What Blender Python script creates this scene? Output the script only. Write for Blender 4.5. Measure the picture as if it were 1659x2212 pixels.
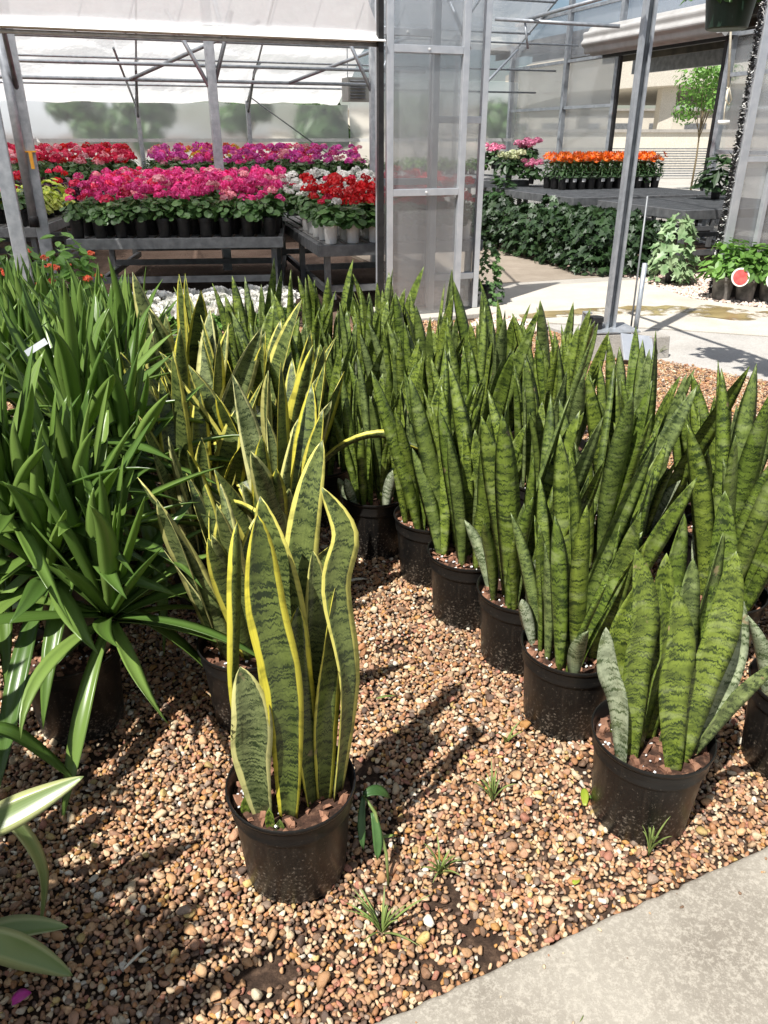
import bpy, bmesh, math, random
import numpy as np
from mathutils import Vector, Matrix, Euler, noise
PI = math.pi
R = math.radians
rnd = random.Random(7)
for o in list(bpy.data.objects):
    bpy.data.objects.remove(o)
SC = bpy.context.scene
COL = SC.collection

# ------------------------------------------------------------------ camera, sky, sun, exposure
CAM_H, PITCH, FPX = 1.5, R(26.0), 1662.0          # focal length for a 2212 px tall frame
cam_d = bpy.data.cameras.new('camera')
cam = bpy.data.objects.new('camera', cam_d)
COL.objects.link(cam)
cam.location = (0, 0, CAM_H)
cam.rotation_euler = (R(90) - PITCH, 0, 0)
cam_d.sensor_fit = 'VERTICAL'
cam_d.sensor_height = 36.0
cam_d.lens = 36.0 * FPX / 2212.0
cam_d.clip_start = 0.05
cam_d.clip_end = 1000
SC.camera = cam

SUN_EL = R(58.0)
SUN_DIR = Vector((-0.60 * math.cos(SUN_EL), -0.80 * math.cos(SUN_EL), math.sin(SUN_EL)))   # towards the sun
world = bpy.data.worlds.new('World')
SC.world = world
world.use_nodes = True
wn = world.node_tree
wn.nodes.clear()
w_out = wn.nodes.new('ShaderNodeOutputWorld')
w_bg = wn.nodes.new('ShaderNodeBackground')
w_sky = wn.nodes.new('ShaderNodeTexSky')
w_sky.sky_type = 'NISHITA'
w_sky.sun_disc = False
w_sky.sun_elevation = SUN_EL
w_sky.sun_rotation = math.atan2(-0.60, -0.80)
w_sky.air_density = 1.0
w_sky.dust_density = 1.0
w_bg.inputs['Strength'].default_value = 0.056
# thin white clouds mixed into the whole sky
w_tc = wn.nodes.new('ShaderNodeTexCoord')
w_map = wn.nodes.new('ShaderNodeMapping')
w_map.inputs['Scale'].default_value = (1, 1, 3.2)
w_noi = wn.nodes.new('ShaderNodeTexNoise')
w_noi.inputs['Scale'].default_value = 2.6
w_noi.inputs['Detail'].default_value = 8
w_ramp = wn.nodes.new('ShaderNodeValToRGB')
w_ramp.color_ramp.elements[0].position = 0.45
w_ramp.color_ramp.elements[1].position = 0.72
w_mix = wn.nodes.new('ShaderNodeMixRGB')
w_mix.inputs['Color2'].default_value = (12.5, 12.8, 13.2, 1)
wn.links.new(w_tc.outputs['Generated'], w_map.inputs['Vector'])
wn.links.new(w_map.outputs['Vector'], w_noi.inputs['Vector'])
wn.links.new(w_noi.outputs['Fac'], w_ramp.inputs['Fac'])
wn.links.new(w_ramp.outputs['Color'], w_mix.inputs['Fac'])
wn.links.new(w_sky.outputs['Color'], w_mix.inputs['Color1'])
wn.links.new(w_mix.outputs['Color'], w_bg.inputs['Color'])
wn.links.new(w_bg.outputs['Background'], w_out.inputs['Surface'])

sun_d = bpy.data.lights.new('sun', 'SUN')
sun_d.energy = 5.0
sun_d.angle = R(0.53)
sun_d.color = (1.0, 0.96, 0.90)
sun = bpy.data.objects.new('sun', sun_d)
COL.objects.link(sun)
sun.rotation_euler = SUN_DIR.to_track_quat('Z', 'Y').to_euler()

SC.view_settings.view_transform = 'Standard'
SC.view_settings.look = 'None'
SC.view_settings.gamma = 1.0
SC.view_settings.use_curve_mapping = False
SC.view_settings.exposure = 0.72
SC.render.engine = 'CYCLES'
SC.cycles.use_denoising = True
SC.cycles.max_bounces = 10
SC.cycles.transparent_max_bounces = 24
SC.cycles.transmission_bounces = 8
SC.cycles.caustics_reflective = False
SC.cycles.caustics_refractive = False
SC.cycles.sample_clamp_indirect = 6.0

# ------------------------------------------------------------------ helpers
cP, sP = math.cos(PITCH), math.sin(PITCH)
def ray(px, py):
    u = (px - 829.5) / FPX
    v = (py - 1106.0) / FPX
    return Vector((u, cP - v * sP, -(sP + v * cP)))
def at(px, py, z=0.0):
    d = ray(px, py)
    return Vector((0, 0, CAM_H)) + d * ((z - CAM_H) / d.z)
def aty(px, py, Y):
    d = ray(px, py)
    return Vector((0, 0, CAM_H)) + d * (Y / d.y)

def tag(o, label=None, cat=None, group=None, kind=None):
    if label: o['label'] = label
    if cat: o['category'] = cat
    if group: o['group'] = group
    if kind: o['kind'] = kind
    return o
def thing(name, label, cat, loc=(0, 0, 0), rotz=0.0, group=None):
    o = bpy.data.objects.new(name, None)
    COL.objects.link(o)
    o.empty_display_size = 0.1
    o.location = loc
    o.rotation_euler = (0, 0, rotz)
    return tag(o, label, cat, group)
def link(name, me, parent=None, mtx=None):
    o = bpy.data.objects.new(name, me)
    COL.objects.link(o)
    if parent is not None: o.parent = parent
    if mtx is not None: o.matrix_basis = mtx
    return o
def copy_tree(o, parent=None):
    c = o.copy()
    COL.objects.link(c)
    c.parent = parent
    for ch in list(o.children):
        copy_tree(ch, c)
    return c

class MB:
    """collects shapes into one mesh"""
    def __init__(s):
        s.v = []; s.f = []; s.uv = None
    def add(s, vs, fs):
        n = len(s.v)
        s.v.extend([tuple(p) for p in vs])
        s.f.extend([tuple(i + n for i in f) for f in fs])
    def box(s, c, size, rot=None, taper=1.0):
        hx, hy, hz = size[0] / 2, size[1] / 2, size[2] / 2
        vs = []
        for z in (-1, 1):
            k = 1.0 if z < 0 else taper
            for x, y in ((-1, -1), (1, -1), (1, 1), (-1, 1)):
                p = Vector((x * hx * k, y * hy * k, z * hz))
                if rot is not None: p = rot @ p
                vs.append(p + Vector(c))
        s.add(vs, [(3, 2, 1, 0), (4, 5, 6, 7), (0, 1, 5, 4), (1, 2, 6, 5), (2, 3, 7, 6), (3, 0, 4, 7)])
        return s
    def bar(s, p0, p1, w, h, roll=0.0):
        p0, p1 = Vector(p0), Vector(p1)
        d = (p1 - p0)
        q = d.to_track_quat('Y', 'Z').to_matrix()
        if roll: q = q @ Matrix.Rotation(roll, 3, 'Y')
        return s.box((p0 + p1) / 2, (w, d.length, h), q)
    def tube(s, pts, r, n=10, cap=True):
        pts = [Vector(p) for p in pts]
        rs = r if isinstance(r, (list, tuple)) else [r] * len(pts)
        base = len(s.v)
        ref = Vector((0, 0, 1))
        t0 = (pts[1] - pts[0]).normalized()
        if abs(t0.z) > 0.9: ref = Vector((1, 0, 0))
        for i, p in enumerate(pts):
            a = pts[max(0, i - 1)]; b = pts[min(len(pts) - 1, i + 1)]
            t = (b - a).normalized()
            x = t.cross(ref).normalized(); y = x.cross(t)
            ref = y if abs(t.dot(y)) < 0.9 else ref
            for k in range(n):
                an = 2 * PI * k / n
                s.v.append(tuple(p + (x * math.cos(an) + y * math.sin(an)) * rs[i]))
        for i in range(len(pts) - 1):
            for k in range(n):
                a = base + i * n + k; b = base + i * n + (k + 1) % n
                s.f.append((a, b, b + n, a + n))
        if cap:
            s.f.append(tuple(base + k for k in range(n))[::-1])
            s.f.append(tuple(base + (len(pts) - 1) * n + k for k in range(n)))
        return s
    def lathe(s, prof, n=36, c=(0, 0, 0)):
        base = len(s.v)
        for r_, z in prof:
            for k in range(n):
                an = 2 * PI * k / n
                s.v.append((c[0] + r_ * math.cos(an), c[1] + r_ * math.sin(an), c[2] + z))
        for i in range(len(prof) - 1):
            for k in range(n):
                a = base + i * n + k; b = base + i * n + (k + 1) % n
                s.f.append((a, b, b + n, a + n))
        return s
    def disc(s, r_, z, n=24, c=(0, 0)):
        base = len(s.v)
        for k in range(n):
            an = 2 * PI * k / n
            s.v.append((c[0] + r_ * math.cos(an), c[1] + r_ * math.sin(an), z))
        s.f.append(tuple(base + k for k in range(n)))
        return s
    def prism(s, poly, z0, z1):
        n = len(poly)
        vs = [(p[0], p[1], z0) for p in poly] + [(p[0], p[1], z1) for p in poly]
        fs = [tuple(range(n))[::-1], tuple(range(n, 2 * n))]
        fs += [(i, (i + 1) % n, (i + 1) % n + n, i + n) for i in range(n)]
        s.add(vs, fs)
        return s
    def mesh(s, name, mat=None, smooth=False):
        me = bpy.data.meshes.new(name)
        me.from_pydata(s.v, [], s.f)
        if s.uv is not None:
            ul = me.uv_layers.new(name='UVMap')
            li = np.zeros(len(me.loops), dtype=np.int32)
            me.loops.foreach_get('vertex_index', li)
            ul.data.foreach_set('uv', np.asarray(s.uv, dtype=np.float32)[li].ravel())
        if smooth: me.polygons.foreach_set('use_smooth', [True] * len(me.polygons))
        if mat: me.materials.append(mat)
        me.update()
        return me
    def build(s, name, mat, parent=None, smooth=False, mtx=None, bevel=0.0):
        me = s.mesh(name, mat, smooth)
        if bevel:
            b = bmesh.new(); b.from_mesh(me)
            bmesh.ops.bevel(b, geom=list(b.edges), offset=bevel, segments=2, affect='EDGES', profile=0.6)
            b.to_mesh(me); b.free()
        return link(name, me, parent, mtx)

def smooth_by_angle(me, ang=R(35)):
    me.polygons.foreach_set('use_smooth', [True] * len(me.polygons))
    try: me.set_sharp_from_angle(angle=ang)
    except Exception: pass

# ------------------------------------------------------------------ materials
def new_mat(name):
    m = bpy.data.materials.new(name)
    m.use_nodes = True
    nt = m.node_tree
    nt.nodes.clear()
    out = nt.nodes.new('ShaderNodeOutputMaterial')
    return m, nt, out
def N(nt, t, **kw):
    n = nt.nodes.new(t)
    for k, v in kw.items():
        if k in n.inputs: n.inputs[k].default_value = v
        else: setattr(n, k, v)
    return n
def ramp(nt, fac, stops, interp='LINEAR'):
    r_ = nt.nodes.new('ShaderNodeValToRGB')
    r_.color_ramp.interpolation = interp
    els = r_.color_ramp.elements
    while len(els) > 1: els.remove(els[-1])
    els[0].position = stops[0][0]
    els[0].color = (*stops[0][1], 1)
    for p, c in stops[1:]:
        e = els.new(p); e.color = (*c, 1)
    nt.links.new(fac, r_.inputs['Fac'])
    return r_.outputs['Color']
def G(x): return (x, x, x)
def math_node(nt, op, a, b=None, clamp=False):
    n = nt.nodes.new('ShaderNodeMath'); n.operation = op; n.use_clamp = clamp
    for i, x in enumerate((a, b)):
        if x is None: continue
        if isinstance(x, (int, float)): n.inputs[i].default_value = x
        else: nt.links.new(x, n.inputs[i])
    return n.outputs[0]
def mixc(nt, fac, a, b, blend='MIX'):
    n = nt.nodes.new('ShaderNodeMixRGB'); n.blend_type = blend
    for k, x in (('Fac', fac), ('Color1', a), ('Color2', b)):
        if isinstance(x, (int, float)): n.inputs[k].default_value = x
        elif isinstance(x, tuple): n.inputs[k].default_value = (*x, 1)
        else: nt.links.new(x, n.inputs[k])
    return n.outputs['Color']
def noise_tex(nt, scale, detail=4, vec=None, rough=0.55, coord='Object'):
    n = nt.nodes.new('ShaderNodeTexNoise')
    n.inputs['Scale'].default_value = scale
    n.inputs['Detail'].default_value = detail
    n.inputs['Roughness'].default_value = rough
    if vec is None:
        tc = nt.nodes.new('ShaderNodeTexCoord'); vec = tc.outputs[coord]
    nt.links.new(vec, n.inputs['Vector'])
    return n.outputs['Fac']
def principled(nt, out, color, rough=0.5, metal=0.0, spec=0.5, bump=None, bump_s=0.3, bump_d=0.01):
    p = nt.nodes.new('ShaderNodeBsdfPrincipled')
    if isinstance(color, tuple): p.inputs['Base Color'].default_value = (*color, 1)
    else: nt.links.new(color, p.inputs['Base Color'])
    if isinstance(rough, (int, float)): p.inputs['Roughness'].default_value = rough
    else: nt.links.new(rough, p.inputs['Roughness'])
    p.inputs['Metallic'].default_value = metal
    p.inputs['Specular IOR Level'].default_value = spec
    if bump is not None:
        b = nt.nodes.new('ShaderNodeBump')
        b.inputs['Strength'].default_value = bump_s
        b.inputs['Distance'].default_value = bump_d
        nt.links.new(bump, b.inputs['Height'])
        nt.links.new(b.outputs['Normal'], p.inputs['Normal'])
    nt.links.new(p.outputs['BSDF'], out.inputs['Surface'])
    return p
def noisy(name, c1, c2, scale=8, rough=0.6, metal=0.0, spec=0.4, bump=0.0, detail=5, lo=0.35, hi=0.65, coord='Object', vary=0.0):
    m, nt, out = new_mat(name)
    f = noise_tex(nt, scale, detail, coord=coord)
    c = ramp(nt, f, [(lo, c1), (hi, c2)])
    if vary:
        oi = nt.nodes.new('ShaderNodeObjectInfo')
        h = nt.nodes.new('ShaderNodeHueSaturation')
        nt.links.new(math_node(nt, 'ADD', math_node(nt, 'MULTIPLY', oi.outputs['Random'], 2 * vary), 1 - vary), h.inputs['Value'])
        nt.links.new(c, h.inputs['Color']); c = h.outputs['Color']
    principled(nt, out, c, rough, metal, spec, f if bump else None, bump, 0.01)
    return m

M = {}
M['galv'] = noisy('galvanised_steel', (0.34, 0.37, 0.40), (0.50, 0.53, 0.56), 14, 0.42, 0.55, 0.5, 0.05)
M['galv_dark'] = noisy('weathered_steel', (0.16, 0.17, 0.18), (0.26, 0.27, 0.28), 9, 0.5, 0.4, 0.5, 0.08)
M['alu'] = noisy('aluminium', (0.55, 0.58, 0.62), (0.68, 0.70, 0.73), 10, 0.35, 0.6, 0.5)
M['white_paint'] = noisy('white_paint', (0.68, 0.68, 0.66), (0.80, 0.80, 0.78), 6, 0.5, 0, 0.4)
M['black'] = noisy('black_plastic_plain', (0.010, 0.010, 0.011), (0.022, 0.021, 0.021), 20, 0.5, 0, 0.4)
M['bench'] = noisy('bench_steel', (0.12, 0.125, 0.13), (0.20, 0.205, 0.21), 12, 0.5, 0.3, 0.4, 0.05)
M['bench_top'] = noisy('bench_slat', (0.20, 0.20, 0.195), (0.30, 0.295, 0.29), 15, 0.6, 0.1, 0.4, 0.05)
M['white_pot'] = noisy('white_pot', (0.70, 0.68, 0.64), (0.80, 0.79, 0.77), 14, 0.45, 0, 0.4)
M['tag_white'] = noisy('tag_white', (0.74, 0.74, 0.73), (0.82, 0.82, 0.81), 14, 0.35, 0, 0.5)
M['tag_grey'] = noisy('tag_film', (0.17, 0.19, 0.21), (0.34, 0.36, 0.38), 25, 0.25, 0, 0.6)
M['rope'] = noisy('rope', (0.58, 0.53, 0.42), (0.70, 0.66, 0.55), 60, 0.8, 0, 0.2)
M['orange_tape'] = noisy('orange_tape', (0.75, 0.33, 0.03), (0.82, 0.42, 0.05), 30, 0.5)

def pot_mat():
    m, nt, out = new_mat('black_nursery_pot')
    tc = N(nt, 'ShaderNodeTexCoord')
    base = ramp(nt, noise_tex(nt, 9, 4, tc.outputs['Object']), [(0.35, (0.006, 0.006, 0.006)), (0.7, (0.013, 0.012, 0.011))])
    # vertical dirt runs
    mp = N(nt, 'ShaderNodeMapping'); mp.inputs['Scale'].default_value = (55, 55, 2.5)
    nt.links.new(tc.outputs['Object'], mp.inputs['Vector'])
    runs = noise_tex(nt, 1.0, 3, mp.outputs['Vector'])
    c = mixc(nt, ramp(nt, runs, [(0.58, G(0)), (0.82, G(0.45))]), base, (0.055, 0.044, 0.034))
    # splashed dust, more of it low on the pot
    sx = N(nt, 'ShaderNodeSeparateXYZ'); nt.links.new(tc.outputs['Object'], sx.inputs['Vector'])
    low = math_node(nt, 'SUBTRACT', 0.20, math_node(nt, 'MULTIPLY', sx.outputs['Z'], 0.62))
    sp = noise_tex(nt, 120, 5, tc.outputs['Object'], 0.75)
    big = noise_tex(nt, 12, 3, tc.outputs['Object'])
    th = math_node(nt, 'SUBTRACT', math_node(nt, 'ADD', sp, math_node(nt, 'ADD', low, math_node(nt, 'MULTIPLY', big, 0.16))), 0.785)
    fac = math_node(nt, 'MULTIPLY', th, 5.0, True)
    c = mixc(nt, fac, c, (0.34, 0.29, 0.23))
    principled(nt, out, c, ramp(nt, big, [(0.3, G(0.30)), (0.7, G(0.46))]), 0, 0.28, sp, 0.06, 0.002)
    return m
M['pot'] = pot_mat()

def soil_mat(name, c1, c2, c3):
    m, nt, out = new_mat(name)
    f = noise_tex(nt, 45, 6, rough=0.7)
    c = ramp(nt, f, [(0.32, c1), (0.52, c2), (0.68, c3)])
    principled(nt, out, c, 0.9, 0, 0.2, f, 0.8, 0.01)
    return m
M['soil'] = soil_mat('potting_soil', (0.018, 0.011, 0.008), (0.065, 0.034, 0.023), (0.17, 0.095, 0.06))
M['bark'] = noisy('bark_chip', (0.12, 0.055, 0.035), (0.30, 0.16, 0.10), 30, 0.85, 0, 0.2, 0.3, vary=0.3)
M['perlite'] = noisy('perlite', (0.7, 0.7, 0.68), (0.82, 0.82, 0.8), 30, 0.8)

def leaf_mat(name, kind):
    """snake plant leaf: UV.x across 0..1, UV.y metres along"""
    m, nt, out = new_mat(name)
    uv = N(nt, 'ShaderNodeUVMap')
    sx = N(nt, 'ShaderNodeSeparateXYZ'); nt.links.new(uv.outputs['UV'], sx.inputs['Vector'])
    u, v = sx.outputs['X'], sx.outputs['Y']
    oi = N(nt, 'ShaderNodeObjectInfo')
    rn = oi.outputs['Random']
    cmb = N(nt, 'ShaderNodeCombineXYZ')
    nt.links.new(math_node(nt, 'MULTIPLY', u, 9.0), cmb.inputs['X'])
    nt.links.new(math_node(nt, 'MULTIPLY', v, 40.0), cmb.inputs['Y'])
    nt.links.new(math_node(nt, 'MULTIPLY', rn, 90.0), cmb.inputs['Z'])
    wob = noise_tex(nt, 1.0, 3, cmb.outputs['Vector'], 0.7)
    vv = math_node(nt, 'ADD', math_node(nt, 'MULTIPLY', v, 135.0), math_node(nt, 'MULTIPLY', wob, 4.2))
    cm2 = N(nt, 'ShaderNodeCombineXYZ')
    nt.links.new(math_node(nt, 'MULTIPLY', u, 1.1), cm2.inputs['X'])
    nt.links.new(vv, cm2.inputs['Y'])
    nt.links.new(math_node(nt, 'MULTIPLY', rn, 37.0), cm2.inputs['Z'])
    band = noise_tex(nt, 1.35, 2.5, cm2.outputs['Vector'], 0.55)
    cm3 = N(nt, 'ShaderNodeCombineXYZ')
    nt.links.new(math_node(nt, 'MULTIPLY', u, 30.0), cm3.inputs['X'])
    nt.links.new(math_node(nt, 'MULTIPLY', v, 6.0), cm3.inputs['Y'])
    streak = noise_tex(nt, 1.0, 2, cm3.outputs['Vector'])
    if kind == 'pale':
        lite = ramp(nt, rn, [(0.0, (0.30, 0.35, 0.20)), (1.0, (0.42, 0.46, 0.33))])
        c = mixc(nt, ramp(nt, band, [(0.40, G(0)), (0.47, G(0.7)), (0.58, G(1.0))]), (0.055, 0.085, 0.03), lite)
    elif kind == 'green':
        lite = ramp(nt, rn, [(0.0, (0.130, 0.190, 0.027)), (0.45, (0.195, 0.255, 0.036)), (0.80, (0.135, 0.185, 0.040)), (1.0, (0.185, 0.235, 0.080))])
        dark = ramp(nt, rn, [(0.0, (0.017, 0.031, 0.007)), (0.6, (0.027, 0.046, 0.009)), (1.0, (0.034, 0.050, 0.02))])
        c = mixc(nt, ramp(nt, band, [(0.42, G(0)), (0.46, G(0.55)), (0.56, G(1.0))]), dark, lite)
    else:
        lite = ramp(nt, rn, [(0.0, (0.115, 0.150, 0.034)), (0.6, (0.150, 0.185, 0.052)), (1.0, (0.20, 0.235, 0.10))])
        dark = ramp(nt, rn, [(0.0, (0.013, 0.023, 0.008)), (1.0, (0.024, 0.038, 0.014))])
        c = mixc(nt, ramp(nt, band, [(0.42, G(0)), (0.46, G(0.55)), (0.58, G(1.0))]), dark, lite)
        ed = math_node(nt, 'MULTIPLY', math_node(nt, 'ABSOLUTE', math_node(nt, 'SUBTRACT', u, 0.5)), 2.0)
        cm4 = N(nt, 'ShaderNodeCombineXYZ')
        nt.links.new(math_node(nt, 'MULTIPLY', v, 9.0), cm4.inputs['Y'])
        nt.links.new(math_node(nt, 'MULTIPLY', rn, 71.0), cm4.inputs['Z'])
        nt.links.new(math_node(nt, 'MULTIPLY', u, 1.6), cm4.inputs['X'])
        wv = noise_tex(nt, 1.0, 2, cm4.outputs['Vector'])
        e2_ = math_node(nt, 'ADD', ed, math_node(nt, 'MULTIPLY', math_node(nt, 'SUBTRACT', wv, 0.5), 0.30))
        ef = ramp(nt, e2_, [(0.69, G(0)), (0.74, G(1))])
        yel = ramp(nt, rn, [(0.0, (0.60, 0.53, 0.05)), (0.5, (0.60, 0.55, 0.12)), (1.0, (0.60, 0.58, 0.26))])
        yel = mixc(nt, ramp(nt, streak, [(0.5, G(0)), (0.75, G(0.35))]), yel, (0.30, 0.36, 0.06))
        c = mixc(nt, ef, c, yel)
    cm5 = N(nt, 'ShaderNodeCombineXYZ')
    nt.links.new(math_node(nt, 'MULTIPLY', v, 26.0), cm5.inputs['Y'])
    nt.links.new(math_node(nt, 'MULTIPLY', rn, 53.0), cm5.inputs['Z'])
    nt.links.new(math_node(nt, 'MULTIPLY', u, 0.8), cm5.inputs['X'])
    zone = noise_tex(nt, 1.0, 3, cm5.outputs['Vector'], 0.6)
    c = mixc(nt, ramp(nt, zone, [(0.36, G(0.45)), (0.5, G(0.0))]), c, (0.018, 0.032, 0.008))
    c = mixc(nt, ramp(nt, zone, [(0.56, G(0.0)), (0.70, G(0.42))]), c, (0.34, 0.40, 0.17) if kind == 'green' else (0.30, 0.33, 0.16), 'MIX') if kind != 'yellow' else c
    c = mixc(nt, ramp(nt, streak, [(0.35, G(0.22)), (0.6, G(0))]), c, (0.03, 0.05, 0.012))
    scar = noise_tex(nt, 16, 3, rough=0.6)
    c = mixc(nt, ramp(nt, scar, [(0.70, G(0)), (0.74, G(0.8))]), c, (0.27, 0.20, 0.11))
    gl = noise_tex(nt, 9, 3)
    p = principled(nt, out, c, ramp(nt, gl, [(0.3, G(0.34)), (0.7, G(0.52))]), 0, 0.42, wob, 0.10, 0.002)
    p.inputs['Subsurface Weight'].default_value = 0.0
    return m
M['leaf_green'] = leaf_mat('banded_leaf', 'green')
M['leaf_pale'] = leaf_mat('pale_banded_leaf', 'pale')
M['leaf_yellow'] = leaf_mat('yellow_edged_leaf', 'yellow')

def strap_mat(name, c1, c2, c3, stripe=None, trans=0.33):
    m, nt, out = new_mat(name)
    uv = N(nt, 'ShaderNodeUVMap')
    sx = N(nt, 'ShaderNodeSeparateXYZ'); nt.links.new(uv.outputs['UV'], sx.inputs['Vector'])
    u, v = sx.outputs['X'], sx.outputs['Y']
    oi = N(nt, 'ShaderNodeObjectInfo')
    cm = N(nt, 'ShaderNodeCombineXYZ')
    nt.links.new(math_node(nt, 'MULTIPLY', u, 22.0), cm.inputs['X'])
    nt.links.new(math_node(nt, 'MULTIPLY', v, 3.0), cm.inputs['Y'])
    nt.links.new(math_node(nt, 'MULTIPLY', oi.outputs['Random'], 50.0), cm.inputs['Z'])
    st = noise_tex(nt, 1.0, 3, cm.outputs['Vector'])
    base = ramp(nt, oi.outputs['Random'], [(0, c1), (0.6, c2), (1, c3)])
    c = mixc(nt, ramp(nt, st, [(0.4, G(0.0)), (0.7, G(0.35))]), base, (0.16, 0.24, 0.075))
    # browned tips
    if stripe:
        ed = math_node(nt, 'MULTIPLY', math_node(nt, 'ABSOLUTE', math_node(nt, 'SUBTRACT', u, 0.5)), 2.0)
        ed = math_node(nt, 'ADD', ed, math_node(nt, 'MULTIPLY', st, 0.5))
        c = mixc(nt, ramp(nt, ed, [(0.72, G(0.15)), (1.0, G(0.9))]), c, stripe)
    p = N(nt, 'ShaderNodeBsdfPrincipled')
    nt.links.new(c, p.inputs['Base Color'])
    p.inputs['Roughness'].default_value = 0.32
    p.inputs['Specular IOR Level'].default_value = 0.5
    b = N(nt, 'ShaderNodeBump'); b.inputs['Strength'].default_value = 0.12; b.inputs['Distance'].default_value = 0.002
    nt.links.new(st, b.inputs['Height']); nt.links.new(b.outputs['Normal'], p.inputs['Normal'])
    t = N(nt, 'ShaderNodeBsdfTranslucent')
    nt.links.new(mixc(nt, 0.6, c, (0.28, 0.42, 0.04)), t.inputs['Color'])
    mx = N(nt, 'ShaderNodeMixShader'); mx.inputs['Fac'].default_value = trans
    nt.links.new(p.outputs['BSDF'], mx.inputs[1]); nt.links.new(t.outputs['BSDF'], mx.inputs[2])
    nt.links.new(mx.outputs['Shader'], out.inputs['Surface'])
    return m
M['yucca'] = strap_mat('yucca_leaf', (0.075, 0.150, 0.028), (0.125, 0.220, 0.038), (0.220, 0.330, 0.075))
M['yucca_pale'] = strap_mat('pale_striped_leaf', (0.16, 0.25, 0.07), (0.21, 0.29, 0.10), (0.13, 0.21, 0.07), (0.46, 0.48, 0.21), 0.2)
M['cane'] = noisy('cane', (0.13, 0.10, 0.06), (0.26, 0.21, 0.13), 40, 0.85, 0, 0.2, 0.4)

def foliage_mat(name, c1, c2, trans=0.25, scale=9):
    m, nt, out = new_mat(name)
    f = noise_tex(nt, scale, 4)
    oi = N(nt, 'ShaderNodeObjectInfo')
    c = ramp(nt, f, [(0.36, c1), (0.64, c2)])
    h = N(nt, 'ShaderNodeHueSaturation')
    nt.links.new(math_node(nt, 'ADD', math_node(nt, 'MULTIPLY', oi.outputs['Random'], 0.5), 0.75), h.inputs['Value'])
    nt.links.new(c, h.inputs['Color'])
    c = h.outputs['Color']
    p = N(nt, 'ShaderNodeBsdfPrincipled')
    nt.links.new(c, p.inputs['Base Color']); p.inputs['Roughness'].default_value = 0.45
    t = N(nt, 'ShaderNodeBsdfTranslucent'); nt.links.new(c, t.inputs['Color'])
    mx = N(nt, 'ShaderNodeMixShader'); mx.inputs['Fac'].default_value = trans
    nt.links.new(p.outputs['BSDF'], mx.inputs[1]); nt.links.new(t.outputs['BSDF'], mx.inputs[2])
    nt.links.new(mx.outputs['Shader'], out.inputs['Surface'])
    return m
M['ger_leaf'] = foliage_mat('geranium_leaf', (0.045, 0.105, 0.028), (0.10, 0.20, 0.055))
M['ivy_leaf'] = foliage_mat('ivy_leaf', (0.012, 0.034, 0.010), (0.042, 0.088, 0.026), 0.12)
M['ivy_pale'] = foliage_mat('variegated_ivy_leaf', (0.10, 0.19, 0.07), (0.30, 0.40, 0.22), 0.25)
M['bright_leaf'] = foliage_mat('bright_leaf', (0.08, 0.19, 0.03), (0.17, 0.33, 0.06), 0.3)
M['dark_leaf'] = foliage_mat('dark_leaf', (0.02, 0.055, 0.015), (0.05, 0.11, 0.03))
M['lime_leaf'] = foliage_mat('lime_leaf', (0.30, 0.42, 0.03), (0.50, 0.52, 0.08))
M['plum_leaf'] = foliage_mat('plum_leaf', (0.05, 0.015, 0.03), (0.12, 0.03, 0.06))
M['tree_leaf'] = foliage_mat('tree_leaf', (0.035, 0.085, 0.02), (0.085, 0.17, 0.04))
M['grass'] = foliage_mat('weed_leaf', (0.15, 0.23, 0.05), (0.32, 0.38, 0.13))
def flower(name, c1, c2): return foliage_mat('petal_' + name, c1, c2, 0.3, 25)
M['f_pink'] = flower('hot_pink', (0.80, 0.035, 0.25), (0.86, 0.10, 0.38))
M['f_pale'] = flower('pale_pink', (0.82, 0.30, 0.38), (0.86, 0.44, 0.48))
M['f_red'] = flower('red', (0.60, 0.005, 0.012), (0.74, 0.02, 0.025))
M['f_cerise'] = flower('cerise', (0.72, 0.012, 0.09), (0.80, 0.05, 0.14))
M['f_white'] = flower('white', (0.78, 0.77, 0.72), (0.84, 0.83, 0.80))
M['f_purple'] = flower('purple_pink', (0.68, 0.05, 0.40), (0.74, 0.14, 0.48))
M['f_orange'] = flower('orange', (0.86, 0.13, 0.008), (0.88, 0.22, 0.012))
M['f_coral'] = flower('coral', (0.84, 0.12, 0.05), (0.85, 0.25, 0.12))
M['f_yellow'] = flower('yellow', (0.78, 0.50, 0.03), (0.82, 0.60, 0.08))
M['f_hyd'] = flower('hydrangea_pink', (0.66, 0.13, 0.28), (0.76, 0.30, 0.44))
M['f_hydg'] = flower('hydrangea_cream', (0.52, 0.58, 0.28), (0.74, 0.74, 0.52))

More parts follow.
